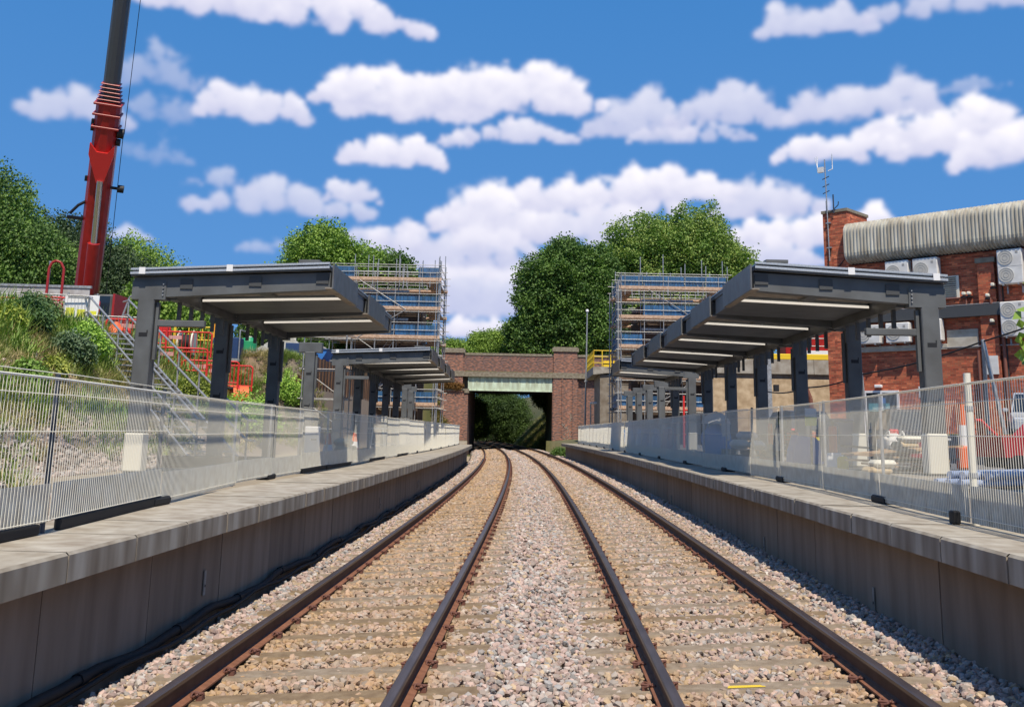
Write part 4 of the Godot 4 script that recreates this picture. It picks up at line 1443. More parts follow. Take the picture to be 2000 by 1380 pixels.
func make_walls() -> void:
	# brown sheet pile retaining wall behind the four bay canopy, its pans seen one by one
	M.pile = mat(0.20, 0.115, 0.075, 0.85, 0.1, T.streak, Vector3(0.7, 0.12, 0.7))
	var t := thing("retaining_wall", "rusty brown sheet pile retaining wall below the embankment top", "wall")
	var s := 43.6
	var k := 0
	while s < 66.0:
		var o := -9.75 if k % 2 == 0 else -10.0
		var m := MB.new()
		var v := rng.randf_range(0.75, 1.2)
		m.col = Color(v, v, v)
		var h := 4.75 + rng.randf_range(-0.03, 0.03)
		if s < 46.0: h = lerpf(3.6, 4.75, (s - 43.6) / 2.4)
		slab_hexa(m, s, s + 0.40, o - 0.03, o + 0.03, 0.3, h, 0.3, h)
		slab_hexa(m, s + 0.37, s + 0.43, -10.03, -9.72, 0.3, h - 0.01, 0.3, h - 0.01)
		part(t, "sheet_pile", m, M.pile)
		s += 0.42
		k += 1
	# rendered shaft wall with a cantilevered concrete walkway and its yellow guard rail
	M.render = mat(0.30, 0.265, 0.22, 0.9, 0.0, T.blotch, Vector3(0.25, 0.25, 0.25))
	t = thing("lift_shaft_wall", "plain taupe concrete shaft wall with an overhanging walkway by the overbridge", "wall", Transform3D(Basis(Vector3.UP, 0.03), Vector3(3.95, 0.5, -80.5)))
	var m := MB.new()
	m.span(Vector3(0, 0, 0), Vector3(2.2, 5.6, -6.0))
	part(t, "wall", m, M.render)
	m = MB.new()
	m.hexa([Vector3(-0.55, 5.6, -6.0 + 6.2), Vector3(0.9, 5.75, 0.2), Vector3(0.9, 5.75, -9.5), Vector3(-0.55, 5.6, -9.5), Vector3(-0.55, 6.2, 0.2), Vector3(0.9, 6.2, 0.2), Vector3(0.9, 6.2, -9.5), Vector3(-0.55, 6.2, -9.5)])
	m.hexa([Vector3(0.9, 4.9, 0.12), Vector3(2.3, 5.9, 0.12), Vector3(2.3, 5.9, -6.0), Vector3(0.9, 4.9, -6.0), Vector3(0.9, 6.2, 0.12), Vector3(2.3, 6.5, 0.12), Vector3(2.3, 6.5, -6.0), Vector3(0.9, 6.2, -6.0)])
	part(t, "walkway", m, M.concrete)
	t = thing("guard_rail", "yellow tubular guard rail along the concrete walkway by the overbridge", "guard rail", Transform3D(Basis(Vector3.UP, 0.03), Vector3(3.95, 6.7, -80.5)))
	for i in 9:
		var q := MB.new()
		q.tube(Vector3(-0.5, 0, 0.15 - i * 1.1), Vector3(-0.5, 1.25, 0.15 - i * 1.1), 0.045, 6)
		part(t, "post", q, M.yellow)
	for i in 4:
		var q := MB.new()
		q.tube(Vector3(-0.5 + i * 0.65, 0, 0.15), Vector3(-0.5 + i * 0.65, 1.25, 0.15), 0.045, 6)
		part(t, "post", q, M.yellow)
	for y in [0.30, 0.78, 1.25]:
		var q := MB.new()
		q.tube(Vector3(-0.5, y, 0.15), Vector3(-0.5, y, -8.8), 0.04, 6)
		q.tube(Vector3(-0.5, y, 0.15), Vector3(1.5, y, 0.15), 0.04, 6)
		part(t, "rail", q, M.yellow)
	m = MB.new()
	m.span(Vector3(0.25, 0.0, 0.12), Vector3(1.6, 0.48, 0.06))
	part(t, "kick_board", m, M.yellow)
	# stepped parapet and beige wall between the canopy columns and the building
	M.beige = mat(0.62, 0.49, 0.33, 0.9, 0.0, T.blotch, Vector3(0.3, 0.3, 0.3))
	t = thing("bridge_ramp_wall", "beige rendered wall under a pale concrete parapet beside the building", "wall", Transform3D(Basis(Vector3.UP, -0.04), Vector3(8.6, 0.6, -54.6)))
	m = MB.new()
	m.span(Vector3(0, 0, 0), Vector3(8.8, 4.0, -0.5))
	part(t, "rendered_wall", m, M.beige)
	m = MB.new()
	for q in [[0.0, 2.4], [2.42, 5.2], [5.22, 7.6], [7.62, 8.8]]:
		m = MB.new()
		m.span(Vector3(q[0], 4.25, 0.10), Vector3(q[1], 5.0, -0.4))
		part(t, "parapet_block", m, M.concrete)
	m = MB.new()
	m.span(Vector3(0, 4.0, -0.22), Vector3(8.8, 4.25, -0.5))
	part(t, "recessed_course", m, M.concrete)
	t = thing("barrier_beam", "long yellow barrier beam on top of the pale parapet wall", "barrier", Transform3D(Basis(Vector3.UP, -0.04), Vector3(8.6, 5.6, -54.6)))
	m = MB.new()
	m.cbox(Vector3(4.4, 0.16, -0.1), Vector3(8.7, 0.30, 0.16), 0.03)
	part(t, "beam", m, M.yellow)
	for x in [0.4, 2.4, 4.4, 6.4, 8.4]:
		var q := MB.new()
		q.box(Vector3(x, 0.6, -0.25), Vector3(0.07, 1.2, 0.07))
		part(t, "post", q, M.galv)
	m = MB.new()
	for y in [0.75, 1.15]: m.tube(Vector3(0.2, y, -0.25), Vector3(8.6, y, -0.25), 0.03, 5)
	part(t, "hand_rail", m, M.galv)
	t = thing("site_cabin", "red and white site cabin standing above the yellow barrier beam", "cabin", Transform3D(Basis(Vector3.UP, -0.04), Vector3(13.2, 5.6, -57.5)))
	m = MB.new()
	m.cbox(Vector3(1.2, 0.9, -1.2), Vector3(2.6, 1.8, 2.4), 0.04)
	part(t, "body", m, M.red)
	m = MB.new()
	m.span(Vector3(0.3, 0.3, 0.002), Vector3(2.2, 0.75, 0.03))
	part(t, "window", m, M.white)
	# low mossy wall that holds the upper car park
	t = thing("low_wall", "low grey mossy wall holding the upper parking level", "wall", frame(30.0, 12.1, 0.9))
	for i in 9:
		var q := MB.new()
		var v := rng.randf_range(0.85, 1.1)
		q.col = Color(v, v, v)
		q.cbox(Vector3(-0.25, 0.38, 8.0 - 2.0 * i), Vector3(0.26, 0.95, 1.985), 0.012)
		part(t, "block", q, M.concrete)
	m = MB.new()
	for i in 120:
		m.cbox(Vector3(-0.25 + rng.randf_range(-0.1, 0.1), 0.86 + rng.randf() * 0.02, rng.randf_range(-8, 8.5)), Vector3(0.12, 0.05, rng.randf_range(0.08, 0.3)), 0.015)
	part(t, "moss", m, M.moss).set_meta("kind", "stuff")

func make_lamps() -> void:
	var t := thing("lamp_post", "tall slim galvanised lamp post in front of the overbridge wing wall", "lamp post", Transform3D(Basis.IDENTITY, Vector3(2.95, 0.9, -85.0)))
	var m := MB.new()
	m.tube(Vector3.ZERO, Vector3(0.14, 10.6, 0), 0.085, 8, 0.05)
	part(t, "pole", m, M.galv)
	m = MB.new()
	m.lathe(Vector3(0.14, 10.55, 0), [Vector2(0.0, 0.28), Vector2(0.10, 0.24), Vector2(0.14, 0.10), Vector2(0.06, 0.0)], 10)
	part(t, "lantern", m, M.white)
	m = MB.new()
	m.box(Vector3(0.06, 4.9, 0), Vector3(0.26, 0.12, 0.26))
	part(t, "collar", m, M.galv)
	t = thing("lamp_post", "short lamp post with a white lantern head near the taupe shaft wall", "lamp post", Transform3D(Basis.IDENTITY, Vector3(3.38, 0.9, -84.0)))
	m = MB.new()
	m.tube(Vector3.ZERO, Vector3(0, 3.05, 0), 0.055, 8)
	part(t, "pole", m, M.galv)
	m = MB.new()
	m.cbox(Vector3(0.22, 3.1, 0), Vector3(0.62, 0.16, 0.3), 0.05)
	part(t, "lantern", m, M.white)
	t = thing("camera_pole", "pale square pole with a small black camera box under the long canopy", "pole", frame(44.0, 10.1, 0.95))
	m = MB.new()
	m.box(Vector3(0, 2.2, 0), Vector3(0.18, 4.4, 0.18))
	part(t, "pole", m, M.galv)
	m = MB.new()
	m.box(Vector3(0.28, 2.7, 0.05), Vector3(0.2, 0.28, 0.2))
	part(t, "camera_box", m, M.black)
func make_crane() -> void:
	M.crane_in = mat(0.075, 0.078, 0.082, 0.5, 0.1)
	M.chrome = mat(0.62, 0.62, 0.62, 0.2, 0.9)
	var up := Vector3(1.8, 8.45, 3.5).normalized()
	var zz := Vector3(0.34, 0, 0.94)
	zz = (zz - up * zz.dot(up)).normalized()
	var b := Basis(up.cross(zz), up, zz)
	var t := thing("mobile_crane", "red mobile crane with its telescopic boom raised behind the site barriers", "crane", Transform3D(Basis.IDENTITY, Vector3(-21.1, 4.6, -45.5)))
	var bx := Transform3D(b, Vector3(0, 1.9, 0))
	var m := MB.new()
	m.xf = bx
	var pf := PackedVector2Array()
	# egg shaped boom section
	for q in [[-0.50, -0.50], [0.50, -0.50], [0.50, 0.22], [0.36, 0.50], [0.14, 0.62], [-0.14, 0.62], [-0.36, 0.50], [-0.50, 0.22]]: pf.append(Vector2(q[0], -q[1]))
	m.xf = bx * Transform3D(Basis(Vector3.RIGHT, -PI / 2.0), Vector3.ZERO)
	m.prism(pf, -0.4, 9.7)
	var boom := part(t, "main_boom", m, M.red)
	var cl := MB.new()
	cl.xf = bx
	for y in [8.6, 9.15, 9.62]: cl.cbox(Vector3(0, y, 0.0), Vector3(1.14, 0.10, 1.30), 0.02)
	part(boom, "collar", cl, M.red_dark)
	var rg := MB.new()
	rg.xf = bx
	for k in 5: rg.cbox(Vector3(0, 9.8 + 0.17 * k, 0.0), Vector3(0.98 - 0.05 * k, 0.05, 1.1 - 0.05 * k), 0.02)
	part(boom, "section_collar", rg, M.red_dark)
	m = MB.new()
	m.xf = bx * Transform3D(Basis(Vector3.RIGHT, -PI / 2.0), Vector3.ZERO)
	var pi := PackedVector2Array()
	for q in pf: pi.append(q * 0.66)
	m.prism(pi, 9.6, 27.0)
	var inner := part(t, "inner_boom", m, M.crane_in)
	m = MB.new()
	m.xf = bx
	m.cbox(Vector3(0, 15.0, 0), Vector3(0.80, 0.10, 0.92), 0.02)
	part(inner, "collar", m, M.black)
	m = MB.new()
	m.xf = bx
	m.tube(Vector3(0.18, -0.3, 0.85), Vector3(0.14, 3.5, 0.80), 0.26, 14)
	var cyl := part(t, "lift_cylinder", m, M.red)
	m = MB.new()
	m.xf = bx
	m.tube(Vector3(0.14, 3.4, 0.80), Vector3(0.08, 6.3, 0.74), 0.13, 12)
	part(cyl, "rod", m, M.chrome)
	m = MB.new()
	m.xf = bx
	m.prism(PackedVector2Array([Vector2(-0.08, 6.2), Vector2(0.22, 6.2), Vector2(0.51, 7.5), Vector2(0.505, 7.9), Vector2(0.24, 7.55), Vector2(-0.2, 7.55), Vector2(-0.505, 7.9), Vector2(-0.51, 7.4)]), 0.505, 0.76)
	part(cyl, "boom_bracket", m, M.red_bright)
	m = MB.new()
	m.xf = bx
	m.box(Vector3(-0.56, 6.2, 0.1), Vector3(0.10, 0.22, 0.2))
	m.box(Vector3(-0.55, 8.6, 0.1), Vector3(0.12, 0.5, 0.3))
	m.tube(Vector3(0.5, 8.4, 0.2), Vector3(0.76, 8.4, 0.2), 0.22, 12)
	m.tube(Vector3(0.5, 8.0, 0.2), Vector3(0.66, 8.0, 0.2), 0.16, 12)
	part(boom, "sheaves", m, M.black)
	m = MB.new()
	m.xf = bx
	m.tube(Vector3(0.45, 5.95, 0.2), Vector3(0.78, 5.95, 0.2), 0.07, 7)
	m.tube(Vector3(0.78, 5.95, 0.2), Vector3(1.04, 5.95, 0.2), 0.17, 10)
	part(boom, "floodlight", m, M.black)
	m = MB.new()
	m.xf = bx
	m.path([Vector3(-0.45, 5.2, 0.3), Vector3(-0.72, 5.0, 0.3), Vector3(-1.02, 4.6, 0.3)], 0.07, 6)
	m.box(Vector3(-0.80, 4.42, 0.3), Vector3(0.66, 0.13, 0.13))
	part(boom, "fly_jib_hinge", m, M.black)
	m = MB.new()
	m.tube(bx * Vector3(0.74, 8.4, 0.2), bx * Vector3(0.86, 0.2, 0.2), 0.014, 4)
	m.tube(bx * Vector3(0.78, 8.4, 0.25), bx * Vector3(0.70, 24.0, 0.2), 0.014, 4)
	part(t, "hoist_rope", m, M.black)
	m = MB.new()
	m.xf = bx
	for k in 8:
		m.box(Vector3(-0.505, 0.6 + k * 0.9, 0.0), Vector3(0.02, 0.3, 0.05))
	part(boom, "pipe_clips", m, M.black)
	# superstructure and carrier
	m = MB.new()
	m.cbox(Vector3(-0.6, 1.55, -0.6), Vector3(3.2, 0.9, 2.6), 0.06)
	m.cbox(Vector3(-2.2, 0.85, -1.2), Vector3(7.4, 0.75, 2.5), 0.06)
	part(t, "carrier", m, M.red)
	m = MB.new()
	m.cbox(Vector3(-2.8, 2.0, -0.8), Vector3(1.4, 1.1, 2.2), 0.08)
	part(t, "counterweight", m, M.red_dark)
	m = MB.new()
	m.cbox(Vector3(1.25, 1.95, 0.5), Vector3(1.05, 1.30, 1.3), 0.08)
	var cab := part(t, "operator_cab", m, M.steel)
	m = MB.new()
	m.box(Vector3(1.25, 2.02, 1.155), Vector3(0.82, 0.98, 0.014))
	part(cab, "windscreen", m, M.glass)
	m = MB.new()
	m.box(Vector3(1.83, 1.95, 0.5), Vector3(0.10, 1.34, 1.34))
	part(cab, "cab_guard", m, M.red_dark)
	for x in [-5.2, -3.9, -1.2, 0.6]:
		m = MB.new()
		m.tube(Vector3(x, 0.5, 0.15), Vector3(x, 0.5, 0.5), 0.5, 18)
		var w := part(t, "wheel", m, M.rubber)
		m = MB.new()
		m.tube(Vector3(x, 0.5, 0.5), Vector3(x, 0.5, 0.52), 0.26, 14)
		part(w, "rim", m, M.galv)

func site_barrier(at: Transform3D, label: String, group := "red site barriers on the embankment top") -> void:
	var t := thing("site_barrier", label, "barrier", at, group)
	var m := MB.new()
	m.path([Vector3(-1.0, 0.05, 0), Vector3(-1.0, 0.95, 0), Vector3(-0.9, 1.02, 0), Vector3(0.9, 1.02, 0), Vector3(1.0, 0.95, 0), Vector3(1.0, 0.05, 0)], 0.035, 6)
	m.tube(Vector3(-1.0, 0.25, 0), Vector3(1.0, 0.25, 0), 0.025, 5)
	part(t, "frame", m, M.red_bright)
	m = MB.new()
	for k in 13: m.tube(Vector3(-0.86 + 0.143 * k, 0.25, 0), Vector3(-0.86 + 0.143 * k, 1.0, 0), 0.012, 4)
	part(t, "bars", m, M.red_bright)
	m = MB.new()
	m.box(Vector3(-0.4, 0.80, 0.03), Vector3(0.5, 0.14, 0.02))
	part(t, "reflective_plate", m, M.pink)
	for x in [-0.75, 0.75]:
		m = MB.new()
		m.cbox(Vector3(x, 0.04, 0), Vector3(0.22, 0.08, 0.6), 0.02)
		part(t, "foot", m, M.rubber)

func on_bank(x: float, s: float, lift := 0.0) -> Vector3:
	var o := x - cv(s)
	return Vector3(x, ground_y(o, s) + lift, -s)
func stand(x: float, s: float, spin := 0.0, lift := 0.0) -> Transform3D: return Transform3D(Basis(Vector3.UP, spin), on_bank(x, s, lift))

func make_stair() -> void:
	var a := Vector3(-14.3, 4.55, -32.6)
	var b := Vector3(-7.75, 0.72, -24.6)
	var t := thing("access_stair", "galvanised temporary stair with twin hand rails down the embankment", "stairs")
	var d := (b - a)
	var flat := Vector3(d.x, 0, d.z).normalized()
	var side := flat.cross(Vector3.UP) * 0.62
	for q in [-1.0, 1.0]:
		var m := MB.new()
		var o: Vector3 = side * q
		m.hexa([a + o - side * 0.05 * 1.0 + Vector3(0, -0.28, 0), b + o - side * 0.05 + Vector3(0, -0.28, 0), b + o + side * 0.05 + Vector3(0, -0.28, 0), a + o + side * 0.05 + Vector3(0, -0.28, 0), a + o - side * 0.05, b + o - side * 0.05, b + o + side * 0.05, a + o + side * 0.05])
		var st := part(t, "stringer", m, M.galv)
		m = MB.new()
		for k in 30:
			var f := (k + 0.5) / 30.0
			m.box(a.lerp(b, f) + o + o.normalized() * 0.034 + Vector3(0, -0.14, 0), Vector3(0.09, 0.05, 0.09))
		part(st, "slots", m, M.steel_dark)
		for y in [0.55, 1.02]:
			m = MB.new()
			m.path([a + o + Vector3(-flat.x * 0.6, y, -flat.z * 0.6), a + o + Vector3.UP * y, b + o + Vector3.UP * y, b + o + flat * 0.5 + Vector3.UP * y * 0.98], 0.032, 6)
			part(t, "hand_rail", m, M.galv)
		for k in 7:
			var f := k / 6.0
			m = MB.new()
			m.tube(a.lerp(b, f) + o, a.lerp(b, f) + o + Vector3.UP * 1.04, 0.028, 6)
			part(t, "baluster", m, M.galv)
	for k in 20:
		var m := MB.new()
		m.xf = Transform3D(Basis(side.normalized(), Vector3.UP, flat), a.lerp(b, (k + 0.5) / 20.0))
		m.box(Vector3(0, -0.03, 0), Vector3(1.2, 0.04, 0.3))
		part(t, "tread", m, M.galv)

func simple(called: String, label: String, category: String, at: Transform3D, bits: Array, group := "") -> Node3D:
	# bits: [part name, material, kind, numbers...]
	var t := thing(called, label, category, at, group)
	for q in bits:
		var m := MB.new()
		if q[2] == "box": m.cbox(q[3], q[4], q[5] if q.size() > 5 else 0.01)
		elif q[2] == "tube": m.tube(q[3], q[4], q[5], 10, q[6] if q.size() > 6 else -1.0)
		elif q[2] == "lathe": m.lathe(Vector3.ZERO, q[3], 16)
		elif q[2] == "path": m.path(q[3], q[4], 6)
		elif q[2] == "prism": m.prism(q[3], q[4], q[5])
		part(t, q[0], m, q[1])
	return t

func bulk_bag(at: Transform3D, label: String, w: float, h: float, m0: Material, group := "") -> void:
	var t := thing("bulk_bag", label, "bag", at, group)
	var m := MB.new()
	var g := RandomNumberGenerator.new()
	g.seed = int(w * 1000.0) + int(h * 77.0)
	var rows := 7
	var ring := 18
	var pts := []
	for j in rows + 1:
		var f := float(j) / rows
		var row := []
		for i in ring:
			var a := TAU * i / ring
			var sq := 1.0 / maxf(absf(cos(a)), absf(sin(a)))
			var r := w / 2.0 * lerpf(1.0, sq, 0.55) * (0.92 + 0.16 * sin(PI * f)) * (1.0 if f < 0.75 else lerpf(1.0, 0.25, (f - 0.75) / 0.25))
			row.append(Vector3(cos(a) * r, h * f * (1.0 if f < 0.9 else 1.0) + g.randf_range(-0.02, 0.02), sin(a) * r) * Vector3(g.randf_range(0.95, 1.05), 1, g.randf_range(0.95, 1.05)))
		pts.append(row)
	for j in rows:
		for i in ring:
			var k := (i + 1) % ring
			m.quad(pts[j][k], pts[j][i], pts[j + 1][i], pts[j + 1][k])
	var top := Vector3(0, h * 1.02, 0)
	for i in ring: m.tri(pts[rows][(i + 1) % ring], pts[rows][i], top)
	part(t, "sack", m, m0)
	for q in [-1, 1]:
		m = MB.new()
		m.path([Vector3(q * w * 0.35, h * 0.7, w * 0.3), Vector3(q * w * 0.3, h * 1.12, w * 0.15), Vector3(q * w * 0.35, h * 0.7, -w * 0.3)], 0.02, 5)
		part(t, "lifting_loop", m, m0)

func pallet(at: Transform3D, label: String, layers: int, group := "") -> void:
	var t := thing("timber_pallet", label, "pallet", at, group)
	for l in layers:
		var y := 0.145 * l
		for k in 5:
			var m := MB.new()
			m.box(Vector3(0, y + 0.13, -0.44 + 0.22 * k), Vector3(1.2, 0.02, 0.12))
			part(t, "board", m, M.timber)
		for x in [-0.54, 0.0, 0.54]:
			var m := MB.new()
			m.box(Vector3(x, y + 0.06, 0), Vector3(0.1, 0.11, 0.98))
			part(t, "bearer", m, M.timber)

func make_left_site() -> void:
	# pale hoarding on the embankment top
	var t := thing("site_hoarding", "pale grey panel hoarding in front of the dark trees", "fence", Transform3D(Basis(Vector3.UP, 0.10), Vector3(-28.6, 4.55, -40.5)))
	for k in 4:
		var m := MB.new()
		var v := rng.randf_range(0.9, 1.05)
		m.col = Color(v, v, v)
		m.box(Vector3(1.2 + 2.4 * k, 1.25, 0), Vector3(2.38, 2.5, 0.05))
		part(t, "hoarding_panel", m, M.hoard)
	var rail := MB.new()
	rail.box(Vector3(4.8, 2.56, 0.0), Vector3(9.7, 0.10, 0.14))
	part(t, "top_rail", rail, M.galv)
	var words := ["in front of the pale hoarding", "beside the curved red arch", "next to the yellow and white safety board", "at the stair head", "behind the stair hand rails"]
	var spots := [[-17.4, 33.5, 0.35], [-15.9, 33.0, 0.3], [-14.1, 34.5, 0.2], [-13.0, 35.6, 0.35], [-12.4, 37.4, 0.3]]
	for i in spots.size():
		site_barrier(stand(spots[i][0], spots[i][1], spots[i][2]), "red tubular site barrier " + words[i])
	simple("red_arch", "curved red tubular arch standing among the site barriers", "gate frame", stand(-16.5, 33.2, 0.2), [["arch", M.red_dark, "path", [Vector3(-0.2, 0, 0), Vector3(-0.2, 2.0, 0), Vector3(-0.13, 2.2, 0), Vector3(0.0, 2.27, 0), Vector3(0.15, 2.22, 0), Vector3(0.27, 2.0, 0), Vector3(0.27, 0, 0)], 0.045]])
	t = simple("safety_board", "white site safety board with yellow panels on the fence at the stair head", "sign", stand(-15.2, 32.6, 0.25, 0.15), [["board", M.white, "box", Vector3(0, 0.55, 0), Vector3(1.05, 0.85, 0.03)], ["header", M.galv, "box", Vector3(-0.05, 0.90, 0.018), Vector3(0.75, 0.07, 0.006), 0.001], ["post", M.galv, "tube", Vector3(-0.45, -0.2, -0.04), Vector3(-0.45, 1.05, -0.04), 0.03], ["post", M.galv, "tube", Vector3(0.45, -0.2, -0.04), Vector3(0.45, 1.05, -0.04), 0.03]])
	for k in 3:
		var m := MB.new()
		m.box(Vector3(-0.34 + 0.34 * k, 0.42 - 0.04 * k, 0.019), Vector3(0.26, 0.26, 0.006))
		part(t, "yellow_panel", m, M.lime)
	for q in [[-16.0, 32.2, "where the red arch stands"], [-13.9, 32.9, "across the stair head"], [-17.9, 32.9, "on the crest before the hoarding"]]:
		t = thing("site_fence", "galvanised mesh fence panel " + q[2], "fence", stand(q[0], q[1], 0.28), "galvanised fence panels on the crest")
		var m := MB.new()
		m.path([Vector3(-1.1, 0, 0), Vector3(-1.1, 1.1, 0), Vector3(1.1, 1.1, 0), Vector3(1.1, 0, 0)], 0.022, 6)
		part(t, "frame", m, M.galv)
		m = MB.new()
		for k in 20: m.tube(Vector3(-1.0 + 0.105 * k, 0.05, 0), Vector3(-1.0 + 0.105 * k, 1.1, 0), 0.006, 4)
		part(t, "bars", m, M.galv)
	simple("bollard_post", "thin grey steel post standing in front of the hoarding", "post", stand(-17.3, 34.4), [["pole", M.galv, "tube", Vector3.ZERO, Vector3(0, 2.4, 0), 0.035], ["cap", M.galv, "tube", Vector3(0, 2.4, 0), Vector3(0, 2.44, 0), 0.05]])
	simple("gooseneck_pole", "bent grey pole leaning over beside the crane cab", "pole", stand(-15.6, 36.6), [["pole", M.galv, "path", [Vector3(-0.1, 0, 0), Vector3(0.1, 1.0, 0), Vector3(0.28, 1.62, 0), Vector3(0.5, 1.75, 0), Vector3(0.62, 1.7, 0)], 0.035], ["base", M.rubber, "box", Vector3(-0.1, 0.04, 0), Vector3(0.4, 0.08, 0.4)]])
	simple("plant_machine", "small orange and yellow compactor behind the barriers near the hoarding", "machine", stand(-16.9, 34.0, 0.3), [["body", M.orange, "box", Vector3(0, 0.35, 0), Vector3(0.7, 0.45, 0.5), 0.08], ["hood", M.yellow, "box", Vector3(0.1, 0.68, 0), Vector3(0.4, 0.26, 0.4), 0.06], ["handle", M.yellow, "path", [Vector3(-0.3, 0.5, 0.2), Vector3(-0.5, 1.0, 0.2), Vector3(-0.5, 1.0, -0.2), Vector3(-0.3, 0.5, -0.2)], 0.03]])
	simple("debris_netting", "crumpled orange netting heaped below the crane cab", "netting", stand(-14.6, 34.0), [["heap", M.orange, "lathe", [Vector2(0.35, 0), Vector2(0.4, 0.12), Vector2(0.28, 0.3), Vector2(0.18, 0.36), Vector2(0.08, 0.5), Vector2(0, 0.52)]], ["fold", M.red_bright, "box", Vector3(0.4, 0.16, 0.1), Vector3(0.35, 0.3, 0.3), 0.1]])
	# the clutter seen between the columns of the two bay canopy
	simple("yellow_gate", "yellow tubular gate between two orange posts on the embankment top", "gate", stand(-14.6, 42.0, 0.15), [["post", M.yellow, "box", Vector3(-0.9, 0.6, 0), Vector3(0.10, 1.2, 0.10)], ["post", M.orange_yellow, "box", Vector3(0.75, 0.8, 0), Vector3(0.22, 1.7, 0.2)], ["rail", M.yellow, "tube", Vector3(-0.9, 1.08, 0), Vector3(0.7, 1.08, 0), 0.03], ["rail", M.yellow, "tube", Vector3(-0.9, 0.55, 0), Vector3(0.7, 0.55, 0), 0.03], ["upright", M.yellow, "tube", Vector3(-0.35, 0.55, 0), Vector3(-0.35, 1.08, 0), 0.025], ["upright", M.yellow, "tube", Vector3(0.2, 0.55, 0), Vector3(0.2, 1.08, 0), 0.025]])
	simple("red_tank", "red plastic tank beside the yellow gate", "tank", stand(-15.6, 40.6), [["tank", M.red_bright, "box", Vector3(0, 0.5, 0), Vector3(0.7, 0.95, 0.6), 0.12], ["cap", M.white, "tube", Vector3(0, 0.97, 0), Vector3(0, 1.05, 0), 0.12]])
	simple("white_drum", "pale cable drum lying in front of the yellow gate", "drum", stand(-14.5, 40.6, 0.1), [["flange", M.cream, "tube", Vector3(-0.3, 0.5, 0), Vector3(-0.24, 0.5, 0), 0.5], ["core", M.rubber, "tube", Vector3(-0.24, 0.5, 0), Vector3(0.24, 0.5, 0), 0.34], ["flange", M.cream, "tube", Vector3(0.24, 0.5, 0), Vector3(0.3, 0.5, 0), 0.5]])
	for i in 3: site_barrier(stand(-15.9 + 1.7 * i, 39.6, 0.1), "red tubular site barrier below the yellow gate", "red barriers below the yellow gate")
	simple("generator_box", "dark blue generator box next to the canopy column", "generator", stand(-13.4, 42.4), [["body", M.navy, "box", Vector3(0, 0.55, 0), Vector3(1.1, 0.9, 0.8), 0.04], ["skid", M.galv, "box", Vector3(0, 0.06, 0), Vector3(1.2, 0.12, 0.85)], ["frame", M.galv, "path", [Vector3(0.6, 0, 0.42), Vector3(0.6, 1.3, 0.42), Vector3(0.6, 1.3, -0.4)], 0.03]])
	simple("water_tank", "green domed water tank on a blue base", "tank", stand(-13.9, 47.0), [["tank", M.green, "lathe", [Vector2(0.36, 0.35), Vector2(0.38, 0.45), Vector2(0.38, 0.85), Vector2(0.28, 1.0), Vector2(0.1, 1.06), Vector2(0, 1.06)]], ["base", M.blue, "box", Vector3(0.08, 0.18, 0), Vector3(0.95, 0.36, 0.8), 0.04], ["lid", M.cream, "tube", Vector3(0, 1.05, 0), Vector3(0, 1.1, 0), 0.14]])
	simple("orange_barrel", "round orange barrel lying at the slope edge behind a canopy column", "barrel", stand(-11.5, 38.0, 0.4, 0.1), [["drum", M.orange, "tube", Vector3(-0.35, 0.4, 0), Vector3(0.35, 0.4, 0), 0.4], ["hoop", M.red_bright, "tube", Vector3(-0.03, 0.4, 0), Vector3(0.03, 0.4, 0), 0.42]])
	simple("covered_stack", "grey tarpaulin covered stack of materials near the green water tank", "stack", stand(-12.6, 48.5, 0.2), [["cover", M.toe, "prism", PackedVector2Array([Vector2(-1.5, 0), Vector2(1.5, 0), Vector2(1.4, 0.5), Vector2(0.3, 1.25), Vector2(-0.4, 1.2), Vector2(-1.4, 0.55)]), -0.7, 0.7], ["strap", M.navy, "box", Vector3(0.5, 0.5, 0), Vector3(0.9, 1.0, 1.45), 0.05]])
	simple("white_screen", "narrow white upright panel behind the lone steel column", "panel", stand(-12.7, 50.0), [["panel", M.cream, "box", Vector3(0, 0.7, 0), Vector3(0.5, 1.7, 0.1), 0.02], ["foot", M.rubber, "box", Vector3(0, 0.05, 0), Vector3(0.7, 0.1, 0.5)]])
	simple("blue_skip", "blue skip heaped with pale rubble above the retaining wall", "skip", stand(-12.1, 50.6), [["bin", M.blue, "prism", PackedVector2Array([Vector2(-0.9, 0.1), Vector2(0.9, 0.1), Vector2(1.3, 0.8), Vector2(-1.3, 0.8)]), -0.8, 0.8], ["rubble", M.concrete, "box", Vector3(0, 0.88, 0), Vector3(2.0, 0.26, 1.3), 0.12], ["rim", M.navy, "box", Vector3(0, 0.80, 0), Vector3(2.7, 0.07, 1.7), 0.02]])
	# things on the embankment side platform
	for q in [[-6.0, 28.4, "near a stack of pale boards"], [-6.7, 36.0, "between the two canopies"]]:
		simple("traffic_cone", "orange and white cone " + q[2], "cone", stand(q[0], q[1]), [["cone", M.orange, "lathe", [Vector2(0.20, 0.03), Vector2(0.05, 0.80), Vector2(0.0, 0.80)]], ["sleeve", M.white, "lathe", [Vector2(0.152, 0.28), Vector2(0.112, 0.50)]], ["base", M.rubber, "box", Vector3(0, 0.02, 0), Vector3(0.46, 0.05, 0.46), 0.01]], "cones on the embankment side platform")
	simple("electrical_cabinet", "white electrical cabinet beside a canopy column base", "cabinet", stand(-6.9, 30.4), [["body", M.white, "box", Vector3(0, 0.5, 0), Vector3(0.4, 0.95, 0.3), 0.02], ["plinth", M.concrete, "box", Vector3(0, 0.05, 0), Vector3(0.5, 0.1, 0.4)], ["handle", M.black, "box", Vector3(0.08, 0.6, 0.155), Vector3(0.16, 0.03, 0.012), 0.002]])
